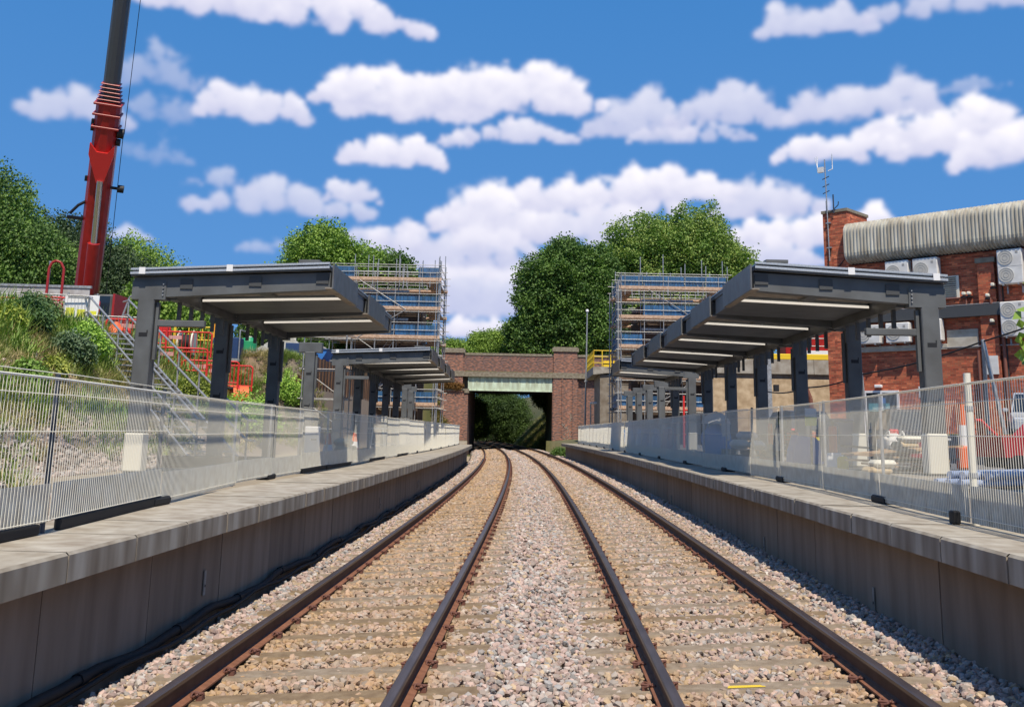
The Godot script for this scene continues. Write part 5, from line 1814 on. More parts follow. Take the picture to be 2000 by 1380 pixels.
	simple("sand_bags", "pile of tan sand bags behind the mesh fence", "sand bags", stand(-6.4, 30.0), [["bag", M.tan, "box", Vector3(0.55, 0.12, 0), Vector3(0.7, 0.24, 0.4), 0.09], ["bag", M.tan, "box", Vector3(0.6, 0.34, 0.02), Vector3(0.65, 0.22, 0.4), 0.09], ["bag", M.tan, "box", Vector3(0.5, 0.54, 0.0), Vector3(0.55, 0.2, 0.36), 0.08]])
	simple("timber_baulk", "dark timber baulk lying at the platform back by the stair foot", "timber", stand(-7.6, 23.6, 0.5), [["baulk", M.rubber, "box", Vector3(0, 0.13, 0), Vector3(2.2, 0.26, 0.3), 0.02], ["strap", M.galv, "box", Vector3(0.7, 0.13, 0), Vector3(0.05, 0.27, 0.31), 0.002]])
	for q in [[-6.75, 41.2], [-6.5, 43.4]]:
		simple("trestle", "white folding trestle under the four bay canopy", "trestle", stand(q[0], q[1]), [["leg", M.white, "tube", Vector3(-0.3, 0, 0), Vector3(-0.2, 0.95, 0), 0.03], ["leg", M.white, "tube", Vector3(0.3, 0, 0), Vector3(0.2, 0.95, 0), 0.03], ["top", M.white, "box", Vector3(0, 0.96, 0), Vector3(0.8, 0.06, 0.12)], ["brace", M.white, "tube", Vector3(-0.27, 0.35, 0), Vector3(0.27, 0.35, 0), 0.02]], "trestles under the four bay canopy")

func make_right_site() -> void:
	var Y := func(x: float, s: float, spin := 0.0, up := 0.0) -> Transform3D: return stand(x, s, spin, up)
	simple("barrier_cylinder", "orange and white striped traffic cylinder on a red base by the end column", "traffic cylinder", Y.call(8.75, 22.3), [["base", M.orange, "box", Vector3(0, 0.25, 0), Vector3(0.30, 0.48, 0.30), 0.04], ["tube", M.white, "tube", Vector3(0, 0.48, 0), Vector3(0, 0.92, 0), 0.10, 0.09], ["top", M.orange, "tube", Vector3(0, 0.92, 0), Vector3(0, 1.35, 0), 0.09, 0.06]])
	simple("wheelbarrow_dumper", "red powered barrow with raised skip and black tyres behind the fence", "dumper", Y.call(8.0, 18.2, 0.3), [["skip", M.red_dark, "prism", PackedVector2Array([Vector2(-0.55, 0.35), Vector2(0.2, 0.35), Vector2(0.42, 0.75), Vector2(0.78, 1.02), Vector2(0.62, 0.98), Vector2(0.3, 0.72), Vector2(-0.6, 0.72)]), -0.4, 0.4], ["chassis", M.black, "box", Vector3(0, 0.26, 0), Vector3(0.9, 0.16, 0.5), 0.02], ["tyre", M.rubber, "tube", Vector3(-0.3, 0.2, 0.3), Vector3(-0.3, 0.2, 0.44), 0.2], ["tyre", M.rubber, "tube", Vector3(0.35, 0.2, 0.3), Vector3(0.35, 0.2, 0.44), 0.2], ["handle", M.red_bright, "path", [Vector3(-0.6, 0.7, 0.3), Vector3(-0.9, 0.95, 0.3), Vector3(-1.0, 0.95, 0.3)], 0.025]])
	simple("olive_crate", "olive wooden crate beside the red barrow", "crate", Y.call(9.15, 19.0), [["body", M.olive, "box", Vector3(0, 0.28, 0), Vector3(1.4, 0.55, 0.9), 0.02], ["lid", M.olive, "box", Vector3(0, 0.58, 0), Vector3(1.46, 0.05, 0.95), 0.01]])
	bulk_bag(Y.call(9.2, 19.0, 0.0, 0.61), "white bulk bag sitting on the olive crate", 0.95, 0.62, M.bagwhite, "white bulk bags")
	bulk_bag(Y.call(7.0, 21.4, 0.3, 0.30), "white bulk bag slumped on planks behind the timber pile", 0.52, 0.42, M.bagwhite, "white bulk bags")
	var t := thing("pipe_bundle", "bundle of blue grey pipes lying near the end of the fence", "pipes", Y.call(6.5, 14.6, 0.55))
	for k in 8:
		var m := MB.new()
		m.tube(Vector3(-1.4 + 0.05 * k, 0.06 + 0.10 * (k / 4), -0.3 + 0.15 * (k % 4) + 0.07 * (k / 4)), Vector3(1.4, 0.10 + 0.10 * (k / 4), -0.3 + 0.15 * (k % 4) + 0.07 * (k / 4)), 0.05, 8)
		part(t, "pipe", m, M.pipe_blue)
	# timber, sacks and planks heaped round the second column
	t = thing("timber_pile", "untidy pile of pale planks and dark boards behind the fence", "timber", Y.call(6.6, 19.9, 0.0))
	rng.seed = 91
	for k in 13:
		var m := MB.new()
		m.xf = Transform3D(Basis.from_euler(Vector3(rng.randf_range(-0.05, 0.05), rng.randf_range(-0.5, 0.4), rng.randf_range(-0.08, 0.08))), Vector3(rng.randf_range(-0.35, 0.5), 0.04 + 0.035 * k, rng.randf_range(-0.3, 0.3)))
		m.box(Vector3.ZERO, Vector3(rng.randf_range(0.9, 1.9), 0.035, rng.randf_range(0.1, 0.2)))
		part(t, "plank", m, [M.timber, M.rubber, M.timber, M.maroon, M.board][k % 5])
	for q in [[5.9, 19.0, "leaning on the timber pile"], [6.95, 20.6, "on top of the timber heap"]]:
		simple("cement_sack", "cream cement sacks " + q[2], "sacks", Y.call(q[0], q[1], 0.3, 0.0 if q[0] < 6 else 0.42), [["sack", M.tan, "box", Vector3(0, 0.08, 0), Vector3(0.50, 0.15, 0.32), 0.06], ["sack", M.cream, "box", Vector3(0.08, 0.21, 0.04), Vector3(0.46, 0.13, 0.3), 0.055]], "cement sacks")
	simple("maroon_skip_trolley", "maroon trolley with a pale top behind the timber pile", "trolley", Y.call(7.55, 21.2), [["body", M.maroon, "box", Vector3(0, 0.42, 0), Vector3(0.75, 0.36, 0.5), 0.03], ["top", M.bagwhite, "box", Vector3(0, 0.63, 0), Vector3(0.85, 0.05, 0.55)], ["knob", M.red_bright, "tube", Vector3(0.2, 0.65, 0), Vector3(0.2, 0.82, 0), 0.07], ["wheel", M.rubber, "tube", Vector3(-0.25, 0.13, 0.2), Vector3(-0.25, 0.13, 0.28), 0.13], ["wheel", M.rubber, "tube", Vector3(0.25, 0.13, 0.2), Vector3(0.25, 0.13, 0.28), 0.13]])
	simple("wheelie_bin", "dark blue wheeled bin beside the red fire extinguisher", "bin", Y.call(6.3, 23.1), [["body", M.navy, "prism", PackedVector2Array([Vector2(-0.24, 0.1), Vector2(0.24, 0.1), Vector2(0.30, 0.95), Vector2(-0.30, 0.95)]), -0.3, 0.3], ["lid", M.navy, "box", Vector3(0, 0.99, 0), Vector3(0.66, 0.07, 0.68), 0.03], ["wheel", M.rubber, "tube", Vector3(-0.2, 0.1, 0.3), Vector3(-0.2, 0.1, 0.36), 0.1]])
	simple("fire_extinguisher", "red fire extinguisher on a stand beside the blue bin", "fire extinguisher", Y.call(6.0, 22.2), [["cylinder", M.red_bright, "tube", Vector3(0, 0.32, 0), Vector3(0, 0.86, 0), 0.085], ["valve", M.black, "box", Vector3(0, 0.92, 0), Vector3(0.06, 0.12, 0.06)], ["hose", M.black, "path", [Vector3(0, 0.95, 0.02), Vector3(0.12, 0.85, 0.05), Vector3(0.11, 0.5, 0.06)], 0.014], ["stand", M.white, "box", Vector3(0, 0.16, 0), Vector3(0.34, 0.3, 0.3), 0.02]])
	simple("yellow_jerrycan", "small yellow fuel can on the ground by the blue bin", "can", Y.call(5.85, 21.0), [["can", M.yellow, "box", Vector3(0, 0.14, 0), Vector3(0.2, 0.28, 0.16), 0.04], ["spout", M.black, "tube", Vector3(0.05, 0.28, 0), Vector3(0.12, 0.38, 0), 0.025]])
	simple("notice_board", "yellow and white notice fixed on a fence stake between columns", "sign", Y.call(6.15, 24.6), [["stake", M.timber, "box", Vector3(0, 0.6, -0.03), Vector3(0.05, 1.2, 0.04), 0.004], ["upper_sheet", M.white, "box", Vector3(0, 1.18, 0), Vector3(0.26, 0.2, 0.012), 0.002], ["lower_sheet", M.lime, "box", Vector3(0, 0.98, 0), Vector3(0.27, 0.2, 0.014), 0.002]])
	simple("blue_tarpaulin", "blue tarpaulin draped over a low heap beside the notice stake", "tarpaulin", Y.call(6.3, 25.6), [["sheet", M.blue, "prism", PackedVector2Array([Vector2(-0.45, 0.0), Vector2(0.5, 0.0), Vector2(0.46, 0.25), Vector2(0.1, 0.62), Vector2(-0.3, 0.66), Vector2(-0.42, 0.3)]), -0.35, 0.35], ["fold", M.maroon, "box", Vector3(0.38, 0.5, 0.1), Vector3(0.3, 0.1, 0.3), 0.04]])
	simple("wrapped_post", "grey post wrapped in plastic standing behind the fence", "post", Y.call(5.5, 25.0), [["foot", M.post_dark, "tube", Vector3.ZERO, Vector3(0, 0.35, 0), 0.07], ["wrap", M.toe, "tube", Vector3(0, 0.35, 0), Vector3(0, 0.75, 0), 0.10, 0.085], ["head", M.post_dark, "tube", Vector3(0, 0.75, 0), Vector3(0, 0.95, 0), 0.07, 0.03]])
	simple("marker_post", "thin orange marker post on a block behind the pallets", "post", Y.call(6.3, 29.8), [["post", M.orange, "box", Vector3(0, 0.62, 0), Vector3(0.12, 0.75, 0.08), 0.02], ["block", M.tan, "box", Vector3(0, 0.13, 0), Vector3(0.3, 0.25, 0.3), 0.02]])
	for q in [[6.45, 27.6, 3, "between the grey post and the tarpaulin"], [5.55, 29.4, 2, "carrying cream bags"]]:
		pallet(Y.call(q[0], q[1], 0.1), "stack of timber pallets " + q[3], q[2], "pallets on the car park side platform")
	simple("bagged_goods", "cream bags heaped on the low pallet stack", "sacks", Y.call(5.55, 29.4, 0.0, 0.30), [["bag", M.cream, "box", Vector3(-0.2, 0.13, 0), Vector3(0.5, 0.26, 0.6), 0.1], ["bag", M.cream, "box", Vector3(0.25, 0.12, 0.05), Vector3(0.45, 0.24, 0.55), 0.1], ["bag", M.bagwhite, "box", Vector3(0.0, 0.36, 0), Vector3(0.55, 0.24, 0.5), 0.1]])
	simple("orange_brick_stack", "short stack of red bricks on timber between two columns", "bricks", Y.call(6.5, 27.6, 0.1, 0.45), [["stack", M.brick, "box", Vector3(0.1, 0.16, 0), Vector3(0.7, 0.32, 0.5), 0.01], ["spacer", M.timber, "box", Vector3(0.1, 0.335, 0), Vector3(0.75, 0.03, 0.08), 0.004]])
	bulk_bag(Y.call(5.6, 35.0), "blue bulk bag with a white crumpled top under the long canopy", 0.9, 1.0, M.blue_pale, "")
	simple("white_sheeting", "crumpled white sheeting heaped on the blue bulk bag", "sheeting", Y.call(5.6, 35.0, 0.2, 1.02), [["sheet", M.bagwhite, "lathe", [Vector2(0.5, 0.0), Vector2(0.42, 0.18), Vector2(0.22, 0.34), Vector2(0.0, 0.42)]], ["tail", M.bagwhite, "box", Vector3(0.15, -0.25, 0.46), Vector3(0.3, 0.6, 0.06), 0.02]])
	for k in 5:
		simple("water_barrier", "blue plastic water filled barrier beside the bare columns", "barrier", frame(46.0 + 3.1 * k, 5.5, 0.9), [["shell", M.blue_pale, "prism", PackedVector2Array([Vector2(-0.25, 0), Vector2(0.25, 0), Vector2(0.18, 0.35), Vector2(0.10, 0.95), Vector2(-0.10, 0.95), Vector2(-0.18, 0.35)]), -0.7, 0.7], ["filler_cap", M.white, "tube", Vector3(0, 0.95, 0), Vector3(0, 0.99, 0), 0.08], ["lug", M.blue, "box", Vector3(0, 0.5, 0.75), Vector3(0.12, 0.5, 0.1), 0.02]], "blue water filled barriers")
	simple("pink_barrier", "faded pink plastic barrier between dark canopy columns", "barrier", frame(40.4, 5.3, 0.9), [["shell", M.pink, "prism", PackedVector2Array([Vector2(-0.25, 0), Vector2(0.25, 0), Vector2(0.12, 0.95), Vector2(-0.12, 0.95)]), -0.6, 0.6], ["filler_cap", M.white, "tube", Vector3(0, 0.95, 0), Vector3(0, 0.99, 0), 0.08]])
	simple("red_ladder_frame", "red steel ladder frame standing behind the short canopy", "ladder", frame(52.0, 8.0, 0.95), [["stile", M.red_bright, "box", Vector3(-0.2, 1.3, 0), Vector3(0.09, 2.6, 0.09), 0.01], ["stile", M.red_bright, "box", Vector3(0.2, 1.3, 0), Vector3(0.09, 2.6, 0.09), 0.01], ["rung", M.red_bright, "box", Vector3(0, 0.7, 0), Vector3(0.4, 0.06, 0.06), 0.01], ["rung", M.red_bright, "box", Vector3(0, 1.3, 0), Vector3(0.4, 0.06, 0.06), 0.01], ["rung", M.red_bright, "box", Vector3(0, 1.9, 0), Vector3(0.4, 0.06, 0.06), 0.01]])
	# overhead cable on props in front of the building
	t = thing("site_cable", "black site cable slung on props in front of the brick building", "cable")
	var m := MB.new()
	var pts := []
	var nodes := [Vector3(13.2, 5.2, -24.0), Vector3(11.9, 4.30, -28.6), Vector3(9.6, 3.55, -32.0), Vector3(8.6, 3.25, -35.0), Vector3(8.4, 3.30, -40.0)]
	for i in nodes.size() - 1:
		for k in 7:
			var f := k / 7.0
			pts.append(nodes[i].lerp(nodes[i + 1], f) - Vector3.UP * 0.10 * sin(PI * f))
	pts.append(nodes[-1])
	m.path(pts, 0.025, 5)
	part(t, "cable", m, M.black)
	m = MB.new()
	m.tube(Vector3(11.9, 4.35, -28.6), Vector3(12.3, 0.95, -28.2), 0.055, 7)
	m.tube(Vector3(11.95, 4.35, -28.7), Vector3(12.0, 0.95, -28.9), 0.055, 7)
	part(t, "prop", m, M.galv)
	m = MB.new()
	m.tube(Vector3(9.6, 3.6, -32.0), Vector3(9.68, 0.95, -31.9), 0.03, 6)
	part(t, "prop", m, M.galv)
	m = MB.new()
	m.path([Vector3(8.6, 3.3, -35.0), Vector3(8.75, 2.9, -35.0), Vector3(8.8, 2.2, -35.0), Vector3(9.1, 0.95, -35.0)], 0.08, 7)
	part(t, "prop", m, M.pipe_brown)

func make_car(at: Transform3D, label: String, paint: Material, long: float, wide: float, high: float, rear: bool) -> void:
	# nose towards -z, tail towards +z; lofted from cross sections
	var t := thing("parked_car", label, "car", at, "cars parked by the building")
	var L := long / 2.0
	var belt := high * 0.58
	var outline := [[-L, 0.30, 0.62, 0.80], [-L + 0.12, 0.22, 0.74, 0.92], [-L + 0.95, 0.20, belt - 0.10, 0.99], [-L + 1.15, 0.20, belt - 0.04, 1.0], [L - 0.55, 0.20, belt, 1.0], [L - 0.15, 0.22, belt, 0.96], [L - 0.02, 0.28, belt - 0.08, 0.90], [L, 0.36, belt - 0.22, 0.86]]
	var m := MB.new()
	var rings := []
	for q in outline:
		var hw: float = wide / 2.0 * q[3]
		rings.append([Vector3(-hw * 0.90, q[1], q[0]), Vector3(hw * 0.90, q[1], q[0]), Vector3(hw, lerpf(q[1], q[2], 0.35), q[0]), Vector3(hw * 0.985, lerpf(q[1], q[2], 0.75), q[0]), Vector3(hw * 0.90, q[2], q[0]), Vector3(-hw * 0.90, q[2], q[0]), Vector3(-hw * 0.985, lerpf(q[1], q[2], 0.75), q[0]), Vector3(-hw, lerpf(q[1], q[2], 0.35), q[0])])
	for i in rings.size() - 1:
		for k in 8:
			var j := (k + 1) % 8
			m._out(Vector3(0, 0.5, (outline[i][0] + outline[i + 1][0]) / 2), rings[i][k], rings[i][j], rings[i + 1][j], rings[i + 1][k])
	for e in [0, rings.size() - 1]:
		for k in range(1, 7): m._tri_out(Vector3(0, 0.5, 0), rings[e][0], rings[e][k], rings[e][k + 1])
	part(t, "body", m, paint)
	# cabin
	var c := MB.new()
	var cb := [[-L + 1.10, belt - 0.05, wide * 0.44], [-L + 1.85, high - 0.04, wide * 0.36], [L - 0.95, high, wide * 0.36], [L - 0.55, high - 0.05, wide * 0.355], [L - 0.10, belt - 0.04, wide * 0.43]]
	for i in cb.size() - 1:
		var a: Array = cb[i]
		var b: Array = cb[i + 1]
		c._out(Vector3(0, belt, 0), Vector3(-a[2], a[1], a[0]), Vector3(a[2], a[1], a[0]), Vector3(b[2], b[1], b[0]), Vector3(-b[2], b[1], b[0]))
	for sx in [-1.0, 1.0]:
		c._out(Vector3(0, belt, 0), Vector3(sx * cb[0][2], belt - 0.05, cb[0][0]), Vector3(sx * cb[1][2], cb[1][1], cb[1][0]), Vector3(sx * cb[3][2], cb[3][1], cb[3][0]), Vector3(sx * cb[4][2], belt - 0.05, cb[4][0]))
		c._tri_out(Vector3(0, belt, 0), Vector3(sx * cb[1][2], cb[1][1], cb[1][0]), Vector3(sx * cb[2][2], cb[2][1], cb[2][0]), Vector3(sx * cb[3][2], cb[3][1], cb[3][0]))
	var cabin := part(t, "cabin", c, paint)
	for q in [[0, 1, "windscreen"], [3, 4, "rear_window"]]:
		var w := MB.new()
		var a: Array = cb[q[0]]
		var b: Array = cb[q[1]]
		var A := Vector3(0, a[1], a[0])
		var B := Vector3(0, b[1], b[0])
		var nn := (B - A).cross(Vector3.RIGHT).normalized()
		if nn.dot((A + B) / 2.0 - Vector3(0, belt, 0)) < 0.0: nn = -nn
		var lo := A.lerp(B, 0.05) + nn * 0.006
		var hi := A.lerp(B, 0.93) + nn * 0.006
		var wl := lerpf(a[2], b[2], 0.05) * 0.95
		var wh := lerpf(a[2], b[2], 0.93) * 0.95
		w._out(Vector3(0, belt, 0), lo + Vector3.LEFT * wl, lo + Vector3.RIGHT * wl, hi + Vector3.RIGHT * wh, hi + Vector3.LEFT * wh)
		part(cabin, q[2], w, M.glass)
	for sx in [-1.0, 1.0]:
		var w := MB.new()
		var k: float = sx * 1.0
		w._out(Vector3(0, belt, 0), Vector3(k * (wide * 0.432), belt + 0.02, cb[0][0] + 0.35), Vector3(k * (wide * 0.382), high - 0.10, cb[1][0] + 0.1), Vector3(k * (wide * 0.382), high - 0.10, cb[2][0]), Vector3(k * (wide * 0.432), belt + 0.02, cb[3][0] + 0.05))
		part(cabin, "side_window", w, M.glass)
		for z in [-L + 0.72, L - 0.78]:
			var r := MB.new()
			r.tube(Vector3(sx * (wide / 2 - 0.22), 0.31, z), Vector3(sx * (wide / 2 + 0.005), 0.31, z), 0.31, 20)
			var wheel := part(t, "wheel", r, M.rubber)
			r = MB.new()
			r.tube(Vector3(sx * (wide / 2 + 0.005), 0.31, z), Vector3(sx * (wide / 2 + 0.012), 0.31, z), 0.20, 14)
			part(wheel, "rim", r, M.galv)
		var tl := MB.new()
		tl.cbox(Vector3(sx * wide * 0.37, belt - 0.06, L - 0.04), Vector3(0.26, 0.17, 0.12), 0.03)
		part(t, "tail_light", tl, M.red_bright)
		var hl := MB.new()
		hl.cbox(Vector3(sx * wide * 0.33, 0.66, -L + 0.10), Vector3(0.36, 0.16, 0.18), 0.04)
		part(t, "headlight", hl, M.lens)
		var mr := MB.new()
		mr.cbox(Vector3(sx * (wide / 2 + 0.06), belt + 0.06, -L + 1.5), Vector3(0.18, 0.13, 0.10), 0.03)
		part(t, "mirror", mr, paint)
	for z in [L + 0.006, -L - 0.006]:
		var pl := MB.new()
		pl.cbox(Vector3(0, belt - 0.30 if z > 0 else 0.42, z), Vector3(0.56, 0.13, 0.015), 0.003)
		part(t, "number_plate", pl, M.plate if z > 0 else M.white)
		var bp := MB.new()
		bp.cbox(Vector3(0, 0.38 if z > 0 else 0.30, z * 0.985), Vector3(wide * 0.84, 0.18, 0.14), 0.04)
		part(t, "bumper", bp, M.steel_dark)
	var gr := MB.new()
	gr.cbox(Vector3(0, 0.62, -L - 0.004), Vector3(0.6, 0.10, 0.03), 0.01)
	part(t, "grille", gr, M.black)
func leaf_clump(seed_: int, leaves: int, size: float, spread: float) -> ArrayMesh:
	var g := RandomNumberGenerator.new()
	g.seed = seed_
	var m := MB.new()
	for i in leaves:
		var p := Vector3(g.randf_range(-1, 1), g.randf_range(-1, 1), g.randf_range(-1, 1)) * spread
		var b := Basis.from_euler(Vector3(g.randf_range(-1.5, 1.5), g.randf() * TAU, g.randf_range(-1.2, 1.2)))
		var l := size * g.randf_range(0.7, 1.25)
		var w := l * 0.42
		var f := g.randf_range(0.9, 1.1)
		m.col = Color(f, f, f)
		var tip := p + b * Vector3(0, -0.15 * l, -l)
		var le := p + b * Vector3(-w, 0.12 * l, -l * 0.45)
		var ri := p + b * Vector3(w, 0.12 * l, -l * 0.45)
		m.tri(p, ri, tip)
		m.tri(p, tip, le)
	return m.mesh(M.leaf)

func make_tree(called: String, label: String, at: Vector3, trunk_h: float, trunk_r: float, lobes: Array, n: int, clump: Mesh, dark: Color, pale: Color, seed_: int, group := "", category := "tree") -> void:
	var t := thing(called, label, category, Transform3D(Basis.IDENTITY, at), group)
	var g := RandomNumberGenerator.new()
	g.seed = seed_
	var nz := FastNoiseLite.new()
	nz.frequency = 0.55
	nz.fractal_octaves = 3
	nz.seed = seed_
	var m := MB.new()
	var top := Vector3(g.randf_range(-0.3, 0.3) * trunk_r * 4.0, trunk_h, 0)
	m.tube(Vector3(0, -0.6, 0), top * 0.5, trunk_r * 1.2, 8, trunk_r * 0.85)
	m.tube(top * 0.5, top, trunk_r * 0.85, 8, trunk_r * 0.6)
	for q in lobes:
		var c: Vector3 = q[0]
		var mid := top.lerp(c, 0.5) + Vector3(g.randf_range(-0.3, 0.3), 0.2, g.randf_range(-0.3, 0.3)) * trunk_r * 3.0
		m.tube(top * 0.9, mid, trunk_r * 0.5, 6, trunk_r * 0.3)
		m.tube(mid, c, trunk_r * 0.3, 5, trunk_r * 0.12)
		for k in 5:
			var d := Vector3(g.randf_range(-1, 1), g.randf_range(-0.3, 1), g.randf_range(-1, 1)).normalized()
			m.tube(c.lerp(mid, 0.3), c + d * (q[1] as Vector3) * 0.8, trunk_r * 0.14, 4, trunk_r * 0.04)
	part(t, "trunk", m, M.bark)
	var total := 0.0
	for q in lobes: total += q[1].x * q[1].y + q[1].z * q[1].y
	var xs := []
	var cs := []
	for q in lobes:
		var r: Vector3 = q[1]
		var share := int(1.5 * n * (r.x * r.y + r.z * r.y) / total)
		var size := (r.x + r.y + r.z) / 3.0
		for k in share:
			var d := Vector3(g.randfn(), g.randfn(), g.randfn()).normalized()
			var f := pow(g.randf(), 0.36)
			var bulge := nz.get_noise_3dv((q[0] + d * r) * (2.4 / size) + Vector3.ONE * 13.0)
			if bulge < -0.33 and f > 0.7: continue
			var p: Vector3 = q[0] + d * r * f * (1.0 + 0.34 * bulge + (0.10 * g.randf() if f > 0.9 else 0.0))
			var s := g.randf_range(0.75, 1.3)
			xs.append(Transform3D(Basis.from_euler(Vector3(g.randf_range(-0.5, 0.5), g.randf() * TAU, g.randf_range(-0.5, 0.5))).scaled(Vector3.ONE * s), p))
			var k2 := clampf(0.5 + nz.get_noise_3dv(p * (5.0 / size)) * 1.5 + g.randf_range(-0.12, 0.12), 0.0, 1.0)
			cs.append(dark.lerp(pale, k2))  # noise puts the shading of leaf clumps into their colour
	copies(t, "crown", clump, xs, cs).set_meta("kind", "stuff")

func make_plants() -> void:
	var far_leaf := leaf_clump(1, 20, 0.24, 0.60)
	var mid_leaf := leaf_clump(2, 18, 0.17, 0.42)
	var bush_leaf := leaf_clump(3, 14, 0.075, 0.13)
	var near_leaf := leaf_clump(4, 9, 0.13, 0.16)
	var dk := Color(0.062, 0.130, 0.028)
	var md := Color(0.155, 0.270, 0.045)
	var lt := Color(0.290, 0.430, 0.070)
	var ol := Color(0.320, 0.410, 0.095)
	make_tree("broadleaf_tree", "large dense dark green tree right above the overbridge parapet", Vector3(2.2, 8.2, -117), 4.0, 0.45, [[Vector3(-1.2, 8.5, 0), Vector3(4.6, 5.6, 4.5)], [Vector3(-3.4, 4.0, 0.5), Vector3(3.4, 3.8, 3.5)], [Vector3(2.5, 9.6, -1), Vector3(4.0, 4.6, 4)], [Vector3(3.0, 4.0, 0.5), Vector3(4.6, 4.6, 4)], [Vector3(-0.5, 12.2, 0), Vector3(2.6, 2.9, 2.6)]], 9000, far_leaf, dk, md, 201, "trees beyond the overbridge")
	make_tree("broadleaf_tree", "tallest pale green tree rising behind the deep blue scaffold", Vector3(15.0, 8.2, -123), 6.0, 0.5, [[Vector3(-3.5, 13.0, 0), Vector3(5.4, 5.8, 5)], [Vector3(2.0, 14.6, 0), Vector3(5.6, 5.6, 5)], [Vector3(6.0, 10.5, 0), Vector3(4.4, 5.8, 5)], [Vector3(-4.5, 7.0, 1), Vector3(5.2, 5.2, 5)], [Vector3(2.0, 7.0, 1), Vector3(6.2, 5.6, 5)], [Vector3(8.0, 5.0, 0), Vector3(3.6, 5.0, 4)]], 11000, far_leaf, md, ol, 202, "trees beyond the overbridge")
	make_tree("broadleaf_tree", "bright green roundheaded tree behind the two bay canopy", Vector3(-24.5, 7.5, -110), 5.0, 0.45, [[Vector3(-1.0, 11.6, 0), Vector3(4.0, 4.2, 4)], [Vector3(3.6, 10.0, 0), Vector3(4.4, 3.6, 4)], [Vector3(-2.6, 8.0, 0), Vector3(4.2, 4.4, 4)], [Vector3(4.5, 6.0, 0), Vector3(5.0, 4.8, 4)], [Vector3(0, 3.0, 0), Vector3(6.0, 4.0, 4)]], 7500, far_leaf, md, lt, 203, "")
	make_tree("broadleaf_tree", "small dark tree crown poking up behind the pale blue scaffold", Vector3(-16.4, 7.8, -108), 4.0, 0.3, [[Vector3(0, 9.4, 0), Vector3(1.7, 2.6, 1.8)], [Vector3(2.0, 7.6, 0), Vector3(2.0, 2.4, 2)], [Vector3(0.4, 5.0, 0), Vector3(3.0, 3.2, 2)]], 2600, far_leaf, dk, md, 204, "")
	make_tree("broadleaf_tree", "tall dark tree behind the pale hoarding", Vector3(-34.0, 5.4, -61), 3.5, 0.4, [[Vector3(-1.5, 6.8, 0), Vector3(4.2, 4.4, 4)], [Vector3(1.4, 4.6, 0.6), Vector3(3.4, 3.8, 3.4)], [Vector3(-2.0, 2.6, 1.5), Vector3(4.5, 3.0, 3.5)]], 7000, mid_leaf, dk, md, 205, "trees on the embankment top")
	make_tree("broadleaf_tree", "grey green feathery tree between the dark tree and the crane boom", Vector3(-33.3, 5.4, -70), 3.0, 0.35, [[Vector3(-0.5, 6.6, 0), Vector3(3.2, 3.6, 3)], [Vector3(2.4, 4.2, 0), Vector3(3.4, 3.6, 3)], [Vector3(-1.2, 2.4, 0.8), Vector3(4.0, 3.0, 3)]], 5600, mid_leaf, Color(0.035, 0.075, 0.03), Color(0.085, 0.135, 0.050), 206, "trees on the embankment top")
	make_tree("broadleaf_tree", "broad bright green tree just past the crane boom", Vector3(-32.2, 5.4, -76), 3.0, 0.35, [[Vector3(0.4, 6.4, 0), Vector3(3.3, 3.4, 3)], [Vector3(-3.0, 5.2, 0), Vector3(3.2, 3.4, 3)], [Vector3(2.2, 3.2, 0.6), Vector3(3.2, 3.4, 3)], [Vector3(-2.0, 1.6, 1), Vector3(4.5, 2.6, 3)]], 6400, mid_leaf, md, lt, 207, "trees on the embankment top")
	make_tree("broadleaf_tree", "low leafy tree beside the end column of the two bay canopy", Vector3(-20.4, 5.0, -52), 1.2, 0.16, [[Vector3(0, 2.1, 0), Vector3(1.5, 1.7, 1.4)], [Vector3(1.6, 1.2, 0.3), Vector3(1.5, 1.3, 1.3)]], 2400, mid_leaf, md, lt, 208, "")
	make_tree("broadleaf_tree", "dark round tree above the retaining wall behind the canopies", Vector3(-19.5, 5.0, -72), 1.6, 0.2, [[Vector3(0, 2.6, 0), Vector3(2.6, 2.4, 2.2)], [Vector3(3.4, 1.9, 0), Vector3(2.2, 1.8, 2)]], 3000, mid_leaf, dk, md, 209, "")
	# hedge trees over the bridge and growth beyond it
	var hedge := ["bright green hedge tree above the overbridge parapet by the pier", "green hedge tree above the middle of the overbridge parapet", "hedge tree with a bare pale stem above the parapet"]
	for k in 3: make_tree("hedge_tree", hedge[k], Vector3(-11.4 + 4.0 * k, 8.2, -119 - k), 1.0, 0.14, [[Vector3(0, 2.0 + 0.9 * k, 0), Vector3(2.3, 1.5 + 0.5 * k, 1.8)], [Vector3(1.6, 1.4 + 0.6 * k, 0), Vector3(1.9, 1.3 + 0.4 * k, 1.6)]], 2300, mid_leaf, md, lt, 220 + k, "hedge trees beyond the overbridge")
	var under := ["bushy tree seen through the bridge opening, over the track bend", "slim twin stemmed tree on the cutting slope seen through the bridge opening", "tree with shade in its leaf colour deep in the cutting beyond the bridge", "leafy tree at the cutting foot beyond the bridge", "tall shade coloured tree closing the view down the cutting", "broad shade coloured tree on the inner side of the track bend", "thick tree on the crest of the cutting slope"]
	var spots := [[-10.6, 140, 3.6, 2.0, lt], [-0.2, 128, 4.2, 1.6, lt], [-15.5, 152, 3.4, 3.8, md], [-6.5, 166, 3.4, 3.6, md], [-10.0, 182, 5.0, 6.5, md], [-20.0, 172, 5.0, 6.0, md], [1.6, 138, 3.6, 4.2, md]]
